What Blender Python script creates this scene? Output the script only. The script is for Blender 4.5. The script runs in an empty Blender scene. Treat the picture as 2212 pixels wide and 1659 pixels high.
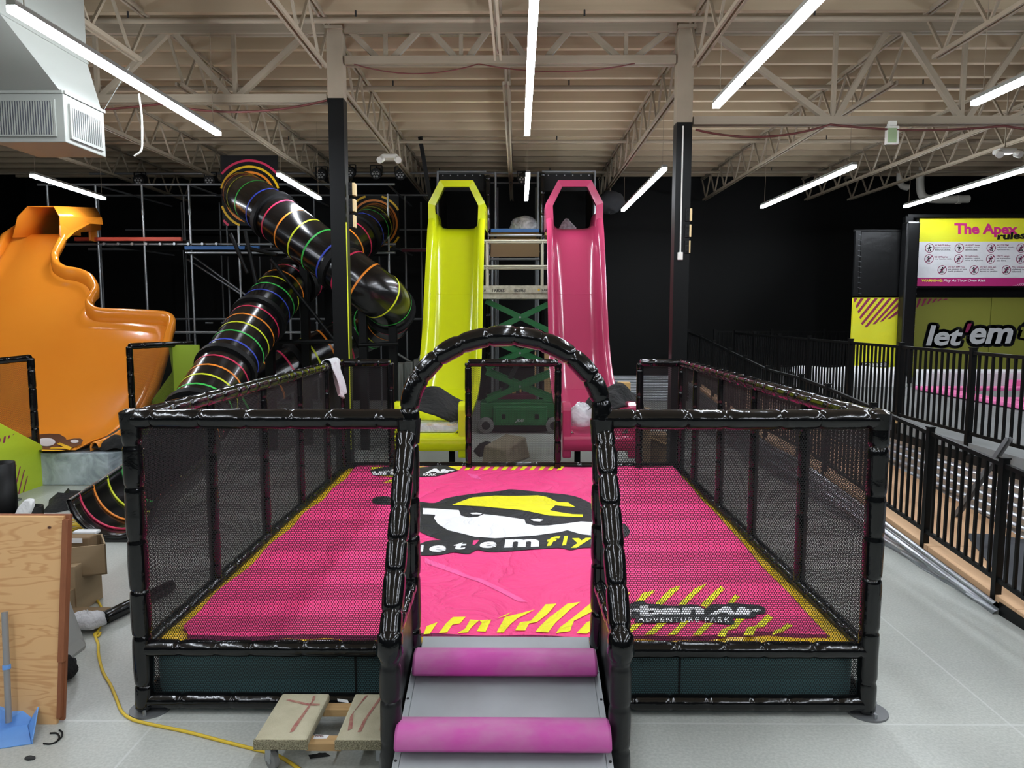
import bpy, bmesh, math, random
from mathutils import Vector, Matrix
random.seed(7)
S = bpy.context.scene
C = S.collection
# ------------------------------------------------------------------ camera
FPX, CAMH = 1550.0, 2.4
PITCH, YAW = math.atan(149.5 / FPX), math.atan(12 / FPX)
cam_d = bpy.data.cameras.new('camera'); cam = bpy.data.objects.new('camera', cam_d); C.objects.link(cam)
cam_d.sensor_fit = 'HORIZONTAL'; cam_d.sensor_width = 36.0; cam_d.lens = 36.0 * FPX / 2212
cam_d.clip_start = 0.05; cam_d.clip_end = 200
cam.location = (0, 0, CAMH); cam.rotation_euler = (math.pi / 2 - PITCH, 0, YAW)
S.camera = cam
# ------------------------------------------------------------------ world, view
w = bpy.data.worlds.new('world'); S.world = w; w.use_nodes = True
w.node_tree.nodes['Background'].inputs[0].default_value = (0.9, 0.95, 1, 1)
w.node_tree.nodes['Background'].inputs[1].default_value = 0.0
S.view_settings.view_transform = 'Standard'; S.view_settings.look = 'None'
S.view_settings.gamma = 1; S.view_settings.use_curve_mapping = False
S.view_settings.exposure = 1.5
S.cycles.transparent_max_bounces = 24
LAMP = 26.0                      # radiance of the LED strips
LIGHT_Z = 4.7

# ------------------------------------------------------------------ pixel -> place helpers (used to lay the place out)
cp, sp, cyw, syw = math.cos(PITCH), math.sin(PITCH), math.cos(YAW), math.sin(YAW)
def ray(px, py):
    u = (px - 1106) / FPX; v = (829.5 - py) / FPX
    y = cp + v * sp
    return Vector((u * cyw - y * syw, u * syw + y * cyw, v * cp - sp))
O = Vector((0, 0, CAMH))
def Py(px, py, Y): d = ray(px, py); return O + d * (Y / d.y)
def Pz(px, py, z): d = ray(px, py); return O + d * ((z - CAMH) / d.z)
def Px(px, py, X): d = ray(px, py); return O + d * (X / d.x)

# ------------------------------------------------------------------ materials
def lin(c): c /= 255.0; return c / 12.92 if c <= .04045 else ((c + .055) / 1.055) ** 2.4
def col(r, g, b): return (lin(r), lin(g), lin(b), 1)
MATS = {}
def M(name, rgb, rough=.5, metal=0, var=None, bump=None, coat=0, spec=.5, aniso=None, trans=0, alpha=None):
    m = bpy.data.materials.new(name); m.use_nodes = True; nt = m.node_tree; n = nt.nodes; b = n['Principled BSDF']
    b.inputs['Base Color'].default_value = col(*rgb); b.inputs['Roughness'].default_value = rough
    b.inputs['Metallic'].default_value = metal; b.inputs['Coat Weight'].default_value = coat
    b.inputs['Coat Roughness'].default_value = .08; b.inputs['Specular IOR Level'].default_value = spec
    if trans: b.inputs['Transmission Weight'].default_value = trans
    if alpha is not None: b.inputs['Alpha'].default_value = alpha
    tc = n.new('ShaderNodeTexCoord')
    def mapped(sc):
        mp = n.new('ShaderNodeMapping'); nt.links.new(tc.outputs['Object'], mp.inputs[0])
        mp.inputs['Scale'].default_value = sc if isinstance(sc, tuple) else (sc, sc, sc); return mp
    if var:   # (scale, other rgb, sharpness)
        mp = mapped(var[0]); t = n.new('ShaderNodeTexNoise'); t.inputs['Scale'].default_value = 1
        t.inputs['Detail'].default_value = 5; t.inputs['Roughness'].default_value = .6
        nt.links.new(mp.outputs[0], t.inputs[0]); r = n.new('ShaderNodeValToRGB')
        r.color_ramp.elements[0].position = .5 - var[2]; r.color_ramp.elements[1].position = .5 + var[2]
        r.color_ramp.elements[0].color = col(*var[1]); r.color_ramp.elements[1].color = col(*rgb)
        nt.links.new(t.outputs[0], r.inputs[0]); nt.links.new(r.outputs[0], b.inputs['Base Color'])
    if bump:  # (scale, strength, distance[, detail])
        mp = mapped(bump[0]); t = n.new('ShaderNodeTexNoise'); t.inputs['Scale'].default_value = 1
        t.inputs['Detail'].default_value = bump[3] if len(bump) > 3 else 4; t.inputs['Distortion'].default_value = .6
        nt.links.new(mp.outputs[0], t.inputs[0]); bn = n.new('ShaderNodeBump')
        bn.inputs['Strength'].default_value = bump[1]; bn.inputs['Distance'].default_value = bump[2]
        hgt = t.outputs[0]
        if len(bump) > 4:   # creases: valleys where the noise crosses its middle
            s_ = n.new('ShaderNodeMath'); s_.operation = 'SUBTRACT'; nt.links.new(hgt, s_.inputs[0]); s_.inputs[1].default_value = .5
            a_ = n.new('ShaderNodeMath'); a_.operation = 'ABSOLUTE'; nt.links.new(s_.outputs[0], a_.inputs[0])
            p_ = n.new('ShaderNodeMath'); p_.operation = 'POWER'; nt.links.new(a_.outputs[0], p_.inputs[0]); p_.inputs[1].default_value = .6; hgt = p_.outputs[0]
        nt.links.new(hgt, bn.inputs['Height']); nt.links.new(bn.outputs[0], b.inputs['Normal'])
    MATS[name] = m; return m
def emit(name, rgb, s):
    m = bpy.data.materials.new(name); m.use_nodes = True; b = m.node_tree.nodes['Principled BSDF']
    b.inputs['Base Color'].default_value = col(*rgb); b.inputs['Emission Color'].default_value = col(*rgb)
    b.inputs['Emission Strength'].default_value = s; MATS[name] = m; return m
def netmat(name, rgb, cell, hole):
    m = bpy.data.materials.new(name); m.use_nodes = True; nt = m.node_tree; n = nt.nodes; b = n['Principled BSDF']; L = nt.links.new
    b.inputs['Base Color'].default_value = col(*rgb); b.inputs['Roughness'].default_value = .75
    uv = n.new('ShaderNodeUVMap'); uv.uv_map = 'UVMap'
    def vm(op, a, bv=None):
        x = n.new('ShaderNodeVectorMath'); x.operation = op
        L(a, x.inputs[0])
        if bv is not None: x.inputs[1].default_value = bv
        return x
    s3 = math.sqrt(3); base = vm('MULTIPLY', uv.outputs[0], (1 / cell, 1 / (cell * s3), 0))
    ds = []
    for off in (0, .5):
        a = vm('ADD', base.outputs[0], (off, off, 0)); f = vm('FRACTION', a.outputs[0]); c = vm('SUBTRACT', f.outputs[0], (.5, .5, 0))
        e = vm('MULTIPLY', c.outputs[0], (1, s3, 0)); l = vm('LENGTH', e.outputs[0]); ds.append(l.outputs['Value'])
    mn = n.new('ShaderNodeMath'); mn.operation = 'MINIMUM'; L(ds[0], mn.inputs[0]); L(ds[1], mn.inputs[1])
    gt = n.new('ShaderNodeMath'); gt.operation = 'GREATER_THAN'; L(mn.outputs[0], gt.inputs[0]); gt.inputs[1].default_value = hole
    tr = n.new('ShaderNodeBsdfTransparent'); mx = n.new('ShaderNodeMixShader'); out = n['Material Output']
    L(gt.outputs[0], mx.inputs[0]); L(tr.outputs[0], mx.inputs[1]); L(b.outputs[0], mx.inputs[2]); L(mx.outputs[0], out.inputs[0])
    MATS[name] = m; return m
def filmmat(name, rgb, amount, scale, rough=.25):
    """clear plastic film: mostly see-through, milky folds"""
    m = bpy.data.materials.new(name); m.use_nodes = True; nt = m.node_tree; n = nt.nodes; b = n['Principled BSDF']; L = nt.links.new
    b.inputs['Base Color'].default_value = col(*rgb); b.inputs['Roughness'].default_value = rough
    tc = n.new('ShaderNodeTexCoord'); t = n.new('ShaderNodeTexNoise'); t.inputs['Scale'].default_value = scale; t.inputs['Detail'].default_value = 6
    t.inputs['Distortion'].default_value = 1.5; L(tc.outputs['Object'], t.inputs[0])
    r = n.new('ShaderNodeMapRange'); r.inputs[1].default_value = .35; r.inputs[2].default_value = .7
    r.inputs[3].default_value = amount * .5; r.inputs[4].default_value = min(1, amount * 1.5); L(t.outputs[0], r.inputs[0])
    bn = n.new('ShaderNodeBump'); bn.inputs['Strength'].default_value = .6; bn.inputs['Distance'].default_value = .03
    L(t.outputs[0], bn.inputs['Height']); L(bn.outputs[0], b.inputs['Normal'])
    tr = n.new('ShaderNodeBsdfTransparent'); mx = n.new('ShaderNodeMixShader')
    L(r.outputs[0], mx.inputs[0]); L(tr.outputs[0], mx.inputs[1]); L(b.outputs[0], mx.inputs[2]); L(mx.outputs[0], n['Material Output'].inputs[0])
    MATS[name] = m; return m

M('deck', (184, 166, 140), .8, var=(1.2, (162, 145, 120), .3))
M('steel_paint', (148, 135, 116), .6, var=(3, (132, 120, 102), .3))
M('black_wall', (6, 7, 7), .5, bump=(1.2, .08, .05), spec=.22)
M('black_matte', (11, 11, 12), .6, spec=.3)
M('black_steel', (8, 9, 9), .42, spec=.2)
M('vinyl', (9, 10, 11), .13, bump=((9, 9, 9), .2, .02), spec=.5)
M('vinyl_matte', (11, 12, 13), .35, bump=((6, 6, 6), .3, .02))
M('galv', (165, 168, 170), .38, .8)
M('galv_dull', (120, 122, 124), .5, .6)
M('corrugated', (190, 195, 200), .3, .85)
M('orange', (246, 152, 46), .22, coat=.4, var=(.9, (242, 142, 38), .35))
M('lime_gel', (208, 216, 22), .22, coat=.3)
M('pink_gel', (166, 54, 88), .22, coat=.3)
M('tube_black', (15, 14, 15), .22, bump=(14, .12, .02), coat=.3)
for n_, c_ in dict(st_red=(205, 45, 85), st_orange=(240, 140, 40), st_yellow=(215, 225, 40), st_green=(60, 190, 80), st_blue=(55, 75, 190), st_purple=(70, 30, 75)).items(): M(n_, c_, .4)
M('lift_green', (38, 122, 66), .45, var=(4, (30, 98, 54), .3)); M('lift_cream', (214, 210, 190), .5, var=(9, (150, 142, 122), .25))
M('rubber', (40, 40, 40), .7); M('rubber_light', (120, 120, 118), .6)
FB = ((2.4, 1.7, 1), .5, .14, 5, 'ridge')
M('bag_pink', (243, 60, 132), .62, bump=FB); M('bag_black', (26, 27, 32), .62, bump=FB); M('bag_white', (238, 238, 240), .62, bump=FB)
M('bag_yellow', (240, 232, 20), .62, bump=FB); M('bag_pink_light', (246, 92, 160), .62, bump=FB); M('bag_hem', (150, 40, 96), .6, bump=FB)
M('bag_vinyl', (232, 190, 14), .28, bump=((5, 5, 5), .6, .05)); M('bag_base', (92, 138, 142), .5, bump=((4, 4, 4), .4, .03))
M('roll', (186, 58, 152), .55, var=((1.6, 3, 3), (176, 112, 152), .12), bump=(30, .05, .004))
M('ramp_grey', (160, 165, 168), .5, var=(2.2, (146, 150, 150), .3))
M('carpet', (196, 190, 164), .95, var=(9, (170, 163, 136), .35), bump=(120, .5, .006)); M('carpet_edge', (206, 198, 164), .95, var=(160, (120, 112, 86), .14), bump=(170, 1.0, .03))
M('spray_red', (150, 66, 76), .95, var=(30, (172, 140, 116), .22))
M('pine', (190, 158, 110), .7, var=((3, 30, 30), (160, 124, 80), .3)); M('ply_edge', (150, 92, 58), .7, var=((30, 30, 3), (120, 70, 42), .3))
M('cardboard', (160, 138, 108), .85, var=((2, 2, 12), (146, 124, 94), .3)); M('cardboard_dark', (120, 98, 70), .85)
M('paper_white', (225, 226, 226), .6, bump=(12, .5, .03)); M('drywall', (150, 150, 146), .8)
M('cord', (214, 182, 50), .5); M('blue_plastic', (110, 160, 222), .4, var=(5, (96, 146, 210), .3)); M('handle_grey', (150, 150, 150), .35, .3)
M('lime_panel', (186, 208, 52), .45, var=((1.5, 1.5, 5), (172, 196, 40), .25)); M('lime_flat', (150, 176, 44), .5); M('maroon', (140, 40, 84), .5)
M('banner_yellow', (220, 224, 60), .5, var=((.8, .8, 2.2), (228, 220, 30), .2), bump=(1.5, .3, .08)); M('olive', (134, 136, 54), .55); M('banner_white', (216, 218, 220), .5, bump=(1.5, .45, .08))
M('banner_pink', (176, 44, 112), .5); M('print_black', (20, 20, 22), .5); M('print_white', (226, 226, 226), .5); M('print_grey', (120, 112, 118), .5); M('print_magenta', (204, 44, 126), .5); M('print_yellow', (226, 220, 60), .5); M('print_grey_light', (196, 198, 200), .5)
M('brown', (62, 34, 24), .4); M('print_gold', (238, 190, 20), .4)
M('ply_floor', (214, 176, 138), .65, var=((8, .6, 1), (196, 156, 118), .3)); M('court_floor', (128, 130, 130), .85, var=(3, (116, 118, 118), .3)); M('pad_pink', (232, 120, 176), .5); M('tramp_bed', (120, 122, 122), .8); M('felt_grey', (74, 76, 80), .95)
M('white_metal', (136, 138, 132), .45); M('grille_dark', (70, 74, 90), .6); M('white_plastic', (222, 222, 214), .45); M('exit_green', (150, 172, 130), .5)
M('red_foam', (196, 74, 52), .6); M('blue_foam', (40, 92, 150), .6); M('maroon_foam', (90, 26, 48), .6); M('cream_led', (232, 206, 150), .5); M('lens', (150, 150, 150), .25); M('tan_wood', (196, 158, 96), .7); M('red_cable', (92, 40, 36), .6); M('rag', (196, 196, 198), .9, bump=(25, .6, .03))
M('cloth_black', (8, 8, 9), .85, bump=(10, .8, .05)); M('pvc_white', (196, 192, 180), .5); M('blockpaper', (150, 142, 122), .8, bump=(8, .9, .05)); M('greywrap', (150, 152, 146), .4, var=((6, 6, 1.2), (96, 100, 98), .2), bump=((10, 10, 2), .8, .04))
filmmat('film', (205, 215, 222), .55, 3.0); filmmat('film_clear', (225, 228, 232), .6, 5.0)
M('teal_pad', (92, 118, 124), .5); M('dark_wall', (20, 21, 22), .5)  # plain near-black grey for the wall behind the viewer
emit('led', (238, 246, 255), LAMP)
netmat('net', (13, 13, 14), .0145, .41); netmat('net_fine', (18, 18, 18), .0145, .385); netmat('net_open', (13, 13, 14), .0145, .40)

# plywood: banded flowing grain and dark knots
def plymat():
    m = M('plywood', (206, 158, 104), .6); nt = m.node_tree; n = nt.nodes; L = nt.links.new; b = n['Principled BSDF']
    tc = n.new('ShaderNodeTexCoord'); mp = n.new('ShaderNodeMapping'); mp.inputs['Scale'].default_value = (.9, 1, 6.5); L(tc.outputs['Object'], mp.inputs[0])
    t = n.new('ShaderNodeTexNoise'); t.inputs['Scale'].default_value = 1.3; t.inputs['Detail'].default_value = 3; t.inputs['Distortion'].default_value = .7; L(mp.outputs[0], t.inputs[0])
    mu = n.new('ShaderNodeMath'); mu.operation = 'MULTIPLY'; mu.inputs[1].default_value = 44; L(t.outputs[0], mu.inputs[0])
    si = n.new('ShaderNodeMath'); si.operation = 'SINE'; L(mu.outputs[0], si.inputs[0])
    r = n.new('ShaderNodeValToRGB'); L(si.outputs[0], r.inputs[0])
    mr = n.new('ShaderNodeMapRange'); mr.inputs[1].default_value = -1; mr.inputs[2].default_value = 1; L(si.outputs[0], mr.inputs[0]); L(mr.outputs[0], r.inputs[0])
    r.color_ramp.elements[0].color = col(198, 149, 98); r.color_ramp.elements[0].position = .0; r.color_ramp.elements[1].color = col(214, 170, 118); r.color_ramp.elements[1].position = .3
    v = n.new('ShaderNodeTexVoronoi'); v.inputs['Scale'].default_value = 3.1; mp2 = n.new('ShaderNodeMapping'); mp2.inputs['Scale'].default_value = (1, 1, 1.4); L(tc.outputs['Object'], mp2.inputs[0]); L(mp2.outputs[0], v.inputs[0])
    k = n.new('ShaderNodeMapRange'); k.inputs[1].default_value = .025; k.inputs[2].default_value = .05; L(v.outputs['Distance'], k.inputs[0])
    mx = n.new('ShaderNodeMixRGB'); mx.inputs[1].default_value = col(70, 34, 18); L(k.outputs[0], mx.inputs[0]); L(r.outputs[0], mx.inputs[2]); L(mx.outputs[0], b.inputs['Base Color'])
plymat()
# polished concrete with two sawn joints
def concrete():
    m = M('concrete', (150, 152, 150), .3, spec=.4); nt = m.node_tree; n = nt.nodes; L = nt.links.new; b = n['Principled BSDF']
    geo = n.new('ShaderNodeNewGeometry')
    def noise(sc, det, lo, hi):
        t = n.new('ShaderNodeTexNoise'); t.inputs['Scale'].default_value = sc; t.inputs['Detail'].default_value = det; L(geo.outputs['Position'], t.inputs[0])
        r = n.new('ShaderNodeValToRGB'); r.color_ramp.elements[0].position = .35; r.color_ramp.elements[1].position = .68
        r.color_ramp.elements[0].color = col(*lo); r.color_ramp.elements[1].color = col(*hi); L(t.outputs[0], r.inputs[0]); return t, r
    t, r = noise(.7, 8, (170, 173, 167), (194, 197, 190)); t2, r2 = noise(60, 2, (150, 150, 150), (255, 255, 255))
    mx = n.new('ShaderNodeMixRGB'); mx.blend_type = 'MULTIPLY'; mx.inputs[0].default_value = .25; L(r.outputs[0], mx.inputs[1]); L(r2.outputs[0], mx.inputs[2])
    sx = n.new('ShaderNodeSeparateXYZ'); L(geo.outputs['Position'], sx.inputs[0]); last = mx.outputs[0]
    for ax, at_, wd in (('Y', 4.03, .008), ('X', -2.14, .007), ('Y', 8.1, .008), ('X', 2.9, .007), ('X', -6.3, .007)):
        s = n.new('ShaderNodeMath'); s.operation = 'SUBTRACT'; L(sx.outputs[ax], s.inputs[0]); s.inputs[1].default_value = at_
        a = n.new('ShaderNodeMath'); a.operation = 'ABSOLUTE'; L(s.outputs[0], a.inputs[0]); c = n.new('ShaderNodeMath'); c.operation = 'LESS_THAN'; L(a.outputs[0], c.inputs[0]); c.inputs[1].default_value = wd
        k = n.new('ShaderNodeMath'); k.operation = 'MULTIPLY'; L(c.outputs[0], k.inputs[0]); k.inputs[1].default_value = .5
        x = n.new('ShaderNodeMixRGB'); L(k.outputs[0], x.inputs[0]); L(last, x.inputs[1]); x.inputs[2].default_value = col(205, 207, 204); last = x.outputs[0]
    L(last, b.inputs['Base Color'])
    rr = n.new('ShaderNodeMapRange'); L(t.outputs[0], rr.inputs[0]); rr.inputs[3].default_value = .24; rr.inputs[4].default_value = .45; L(rr.outputs[0], b.inputs['Roughness'])
concrete()

# ------------------------------------------------------------------ building blocks
def tag(o, label=None, cat=None, group=None, kind=None):
    for k, v in (('label', label), ('category', cat), ('group', group), ('kind', kind)):
        if v: o[k] = v
    return o
def thing(name, label, cat, loc=(0, 0, 0), group=None, kind=None):
    o = bpy.data.objects.new(name, None); C.objects.link(o); o.location = loc; o.empty_display_size = .1
    return tag(o, label, cat, group, kind)
def base_of(p):
    v = Vector((0, 0, 0))
    while p is not None: v += p.location; p = p.parent
    return v
class MB:
    def __init__(s): s.v = []; s.f = []
    def add(s, vs, fs):
        b = len(s.v); s.v += [Vector(x) for x in vs]; s.f += [tuple(i + b for i in f) for f in fs]; return s
    def box8(s, p): return s.add(p, [(0, 1, 2, 3), (7, 6, 5, 4), (0, 4, 5, 1), (1, 5, 6, 2), (2, 6, 7, 3), (3, 7, 4, 0)])
    def box(s, x0, x1, y0, y1, z0, z1): return s.box8([(x0, y0, z0), (x1, y0, z0), (x1, y1, z0), (x0, y1, z0), (x0, y0, z1), (x1, y0, z1), (x1, y1, z1), (x0, y1, z1)])
    def bar(s, p, q, w, h, up=(0, 0, 1)):
        p, q = Vector(p), Vector(q); d = (q - p).normalized(); u = Vector(up)
        if abs(d.dot(u)) > .98: u = Vector((0, 1, 0))
        a = d.cross(u).normalized() * w / 2; b = d.cross(a).normalized() * h / 2
        return s.box8([p - a - b, p + a - b, p + a + b, p - a + b, q - a - b, q + a - b, q + a + b, q - a + b])
    def tube(s, pts, r, n=10, cap=True, closed=False):
        pts = [Vector(p) for p in pts]; N = len(pts); rf = r if callable(r) else (lambda i: r)
        t = []
        for i in range(N):
            a = pts[(i - 1) % N] if closed else pts[max(0, i - 1)]; b = pts[(i + 1) % N] if closed else pts[min(N - 1, i + 1)]
            d = b - a; t.append(d.normalized() if d.length > 1e-9 else Vector((0, 0, 1)))
        u = t[0].orthogonal().normalized(); rings = []
        for i in range(N):
            u = (u - t[i] * u.dot(t[i]));  u = u.normalized() if u.length > 1e-6 else t[i].orthogonal().normalized()
            w_ = t[i].cross(u); R = rf(i)
            rings.append([pts[i] + (u * math.cos(2 * math.pi * k / n) + w_ * math.sin(2 * math.pi * k / n)) * R for k in range(n)])
        b = len(s.v)
        for rg in rings: s.v += rg
        M_ = N if closed else N - 1
        for i in range(M_):
            j = (i + 1) % N
            for k in range(n): s.f.append((b + i * n + k, b + i * n + (k + 1) % n, b + j * n + (k + 1) % n, b + j * n + k))
        if cap and not closed: s.f.append(tuple(b + k for k in range(n))[::-1]); s.f.append(tuple(b + (N - 1) * n + k for k in range(n)))
        return s
    def prism(s, poly, off):
        n = len(poly); off = Vector(off); a = [Vector(p) for p in poly]
        return s.add(a + [p + off for p in a], [tuple(range(n))[::-1], tuple(range(n, 2 * n))] + [(i, (i + 1) % n, n + (i + 1) % n, n + i) for i in range(n)])
    def grid(s, fn, nu, nv):
        b = len(s.v)
        for j in range(nv + 1):
            for i in range(nu + 1): s.v.append(Vector(fn(i / nu, j / nv)))
        for j in range(nv):
            for i in range(nu):
                a = b + j * (nu + 1) + i; s.f.append((a, a + 1, a + nu + 2, a + nu + 1))
        return s
    def build(s, name, mat, parent=None, smooth=False, bevel=0, solid=0, label=None, norm=True):
        off = base_of(parent); me = bpy.data.meshes.new(name)
        me.from_pydata([tuple(v - off) for v in s.v], [], s.f); me.materials.append(MATS[mat])
        if norm:
            bm = bmesh.new(); bm.from_mesh(me); bmesh.ops.recalc_face_normals(bm, faces=bm.faces); bm.to_mesh(me); bm.free()
        if smooth:
            for p in me.polygons: p.use_smooth = True
            me.set_sharp_from_angle(angle=math.radians(smooth if smooth > 1 else 40))
        o = bpy.data.objects.new(name, me); C.objects.link(o); o.parent = parent
        if solid: md = o.modifiers.new('solid', 'SOLIDIFY'); md.thickness = solid; md.offset = 0
        if bevel: md = o.modifiers.new('bevel', 'BEVEL'); md.width = bevel; md.segments = 2; md.limit_method = 'ANGLE'
        if label: o['label'] = label
        return o
UNIT = {}
def unit(kind, mat):
    if (kind, mat) not in UNIT:
        m = MB()
        if kind == 'box': m.box(-.5, .5, -.5, .5, -.5, .5)
        else: m.tube([(0, 0, -.5), (0, 0, .5)], 1, 10)
        me = bpy.data.meshes.new('shared_' + kind); me.from_pydata([tuple(v) for v in m.v], [], m.f); me.materials.append(MATS[mat])
        bm = bmesh.new(); bm.from_mesh(me); bmesh.ops.recalc_face_normals(bm, faces=bm.faces); bm.to_mesh(me); bm.free()
        if kind == 'pipe':
            for p in me.polygons: p.use_smooth = len(p.vertices) == 4
        UNIT[(kind, mat)] = me
    return UNIT[(kind, mat)]
def rod(name, p, q, w, h, mat, parent=None, kind='box'):
    """one bar (box section w x h) or pipe (radius w) between two points, sharing its mesh with its likes"""
    p, q = Vector(p), Vector(q); d = q - p; o = bpy.data.objects.new(name, unit(kind, mat)); C.objects.link(o); o.parent = parent
    z = d.normalized(); up = Vector((0, 0, 1)) if abs(z.z) < .98 else Vector((0, 1, 0)); x = up.cross(z).normalized(); y = z.cross(x)
    R = Matrix((x, y, z)).transposed(); o.rotation_mode = 'QUATERNION'; o.rotation_quaternion = R.to_quaternion()
    o.location = (p + q) / 2 - base_of(parent); o.scale = (w, h, d.length) if abs(z.z) > .98 else (h, w, d.length); return o
def pipe(name, p, q, r, mat, parent=None): return rod(name, p, q, r, r, mat, parent, 'pipe')
def boxo(name, x0, x1, y0, y1, z0, z1, mat, parent=None, bevel=0, label=None): return MB().box(x0, x1, y0, y1, z0, z1).build(name, mat, parent, bevel=bevel, label=label)
def catmull(pts, n=8):
    P = [Vector(p) for p in pts]; P = [P[0] * 2 - P[1]] + P + [P[-1] * 2 - P[-2]]; out = []
    for i in range(1, len(P) - 2):
        for k in range(n):
            t = k / n; a, b, c, d = P[i - 1], P[i], P[i + 1], P[i + 2]
            out.append(.5 * ((2 * b) + (c - a) * t + (2 * a - 5 * b + 4 * c - d) * t * t + (3 * b - a - 3 * c + d) * t ** 3))
    out.append(P[-2]); return out
def resample(pts, step):
    pts = [Vector(p) for p in pts]; L = [0]
    for a, b in zip(pts, pts[1:]): L.append(L[-1] + (b - a).length)
    tot = L[-1]; n = max(1, round(tot / step)); out = []; k = 0
    for i in range(n + 1):
        s = tot * i / n
        while k < len(L) - 2 and L[k + 1] < s: k += 1
        f = (s - L[k]) / max(1e-9, L[k + 1] - L[k]); out.append(pts[k].lerp(pts[k + 1], min(1, f)))
    return out, tot
def padded(name, pts, r, mat, parent, cinch=.28, n=14, seed=0, label=None):
    """foam-padded pipe in a vinyl sleeve, pinched by ties at intervals"""
    rnd = random.Random(seed + len(pts)); pts, tot = resample(pts, .014 if r > .04 else .02)
    cs = []; s = rnd.uniform(.4, .9) * cinch
    while s < tot - .05: cs.append(s); s += cinch * rnd.uniform(.8, 1.2)
    ds = tot / (len(pts) - 1)
    def R(i):
        d = min([abs(i * ds - c) for c in cs] or [9]); e = min(i * ds, tot - i * ds)
        return r * (1 - .14 * math.exp(-(d / .009) ** 2) - .04 * math.exp(-(d / .035) ** 2) + .02 * math.sin(i * .31 + seed) ) * (1 if e > .004 else .8)
    return MB().tube(pts, R, n).build(name, mat, parent, smooth=50, label=label)
def netpanel(name, o, u, v, mat, parent, gap=.0016):
    """net with the thickness of its cord: two faces a few millimetres apart"""
    o, u, v = Vector(o), Vector(u), Vector(v); nrm = u.cross(v).normalized() * gap / 2; off = base_of(parent); vs = []; fs = []; uvs = []
    for sgn in (-1, 1):
        b = len(vs); vs += [o + nrm * sgn - off, o + u + nrm * sgn - off, o + u + v + nrm * sgn - off, o + v + nrm * sgn - off]; fs.append((b, b + 1, b + 2, b + 3))
        uvs += [(0, 0), (u.length, 0), (u.length, v.length), (0, v.length)]
    me = bpy.data.meshes.new(name); me.from_pydata([tuple(x) for x in vs], [], fs); me.materials.append(MATS[mat]); uvl = me.uv_layers.new(name='UVMap')
    for i, l in enumerate(me.loops): uvl.data[i].uv = uvs[l.vertex_index]
    ob = bpy.data.objects.new(name, me); C.objects.link(ob); ob.parent = parent; return ob
def text_mesh(txt, bold=.0, shear=0, spacing=1):
    cu = bpy.data.curves.new('t', 'FONT'); cu.body = txt; cu.offset = bold; cu.shear = shear; cu.resolution_u = 3; cu.space_character = spacing; cu.fill_mode = 'FRONT'
    ob = bpy.data.objects.new('t', cu); C.objects.link(ob); bpy.context.view_layer.update()
    me = bpy.data.meshes.new_from_object(ob.evaluated_get(bpy.context.evaluated_depsgraph_get()))
    vs = [v.co.copy() for v in me.vertices]; fs = [tuple(p.vertices) for p in me.polygons]
    bpy.data.objects.remove(ob); bpy.data.curves.remove(cu); bpy.data.meshes.remove(me); return vs, fs
def text_on(name, txt, quad, place, mat, parent, bold=.0, shear=0, spacing=1, grow=0, label=None, ref=None):
    """lettering fitted in a four-cornered field (top-left, top-right, bottom-right, bottom-left)"""
    vs, fs = text_mesh(txt, bold, shear, spacing); rv = vs
    if grow:   # outline: the letters repeated around a small circle
        n0 = len(vs); ring = [Vector((grow * math.cos(k * math.pi / 8), grow * math.sin(k * math.pi / 8), 0)) for k in range(16)]
        fs = [tuple(i + n0 * k for i in f) for k in range(16) for f in fs]; vs = [v + r for r in ring for v in rv]
    x0, x1 = min(v.x for v in rv), max(v.x for v in rv); y0, y1 = min(v.y for v in rv), max(v.y for v in rv)
    q = [Vector((a, b, 0)) for a, b in quad]; m = MB(); out = []
    for v in vs:
        s, t = (v.x - x0) / (x1 - x0), (v.y - y0) / (y1 - y0); p = (q[3] * (1 - s) + q[2] * s) * (1 - t) + (q[0] * (1 - s) + q[1] * s) * t
        out.append(place(p.x, p.y))
    m.add(out, fs); return m.build(name, mat, parent, label=label, norm=False)
def rect(x0, y0, x1, y1): return [(x0, y0), (x1, y0), (x1, y1), (x0, y1)]

# ================================================================== THE SETTING
XL, XR, YF, YB, ZD = -13.5, 14.0, -7.0, 20.0, 6.3
tag(boxo('floor', XL, XR, YF, YB, -.1, 0, 'concrete'), 'grey polished concrete floor with pale sawn joints', kind='structure')
tag(boxo('wall_back', XL, XR, YB, YB + .2, 0, ZD + .1, 'black_wall'), 'tall black painted back wall', kind='structure')
tag(boxo('wall_left', XL - .2, XL, YF, YB, 0, ZD + .1, 'black_wall'), 'black painted side wall behind the orange slide', kind='structure')
tag(boxo('wall_right', XR, XR + .2, YF, YB, 0, ZD + .1, 'black_wall'), 'black painted side wall beyond the trampolines', kind='structure')
tag(boxo('wall_front', XL, XR, YF - .2, YF, 0, ZD + .1, 'dark_wall'), 'dark wall behind the viewer', kind='structure')
ceil = tag(boxo('ceiling', XL, XR, YF, YB, ZD, ZD + .1, 'deck'), 'beige painted roof deck carried on purlins and joists', kind='structure')
for i in range(34):
    y = 19.6 - i * .615
    rod('purlin', (XL + .05, y, ZD - .12), (XR - .05, y, ZD - .12), .22, .09, 'deck', ceil)
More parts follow.
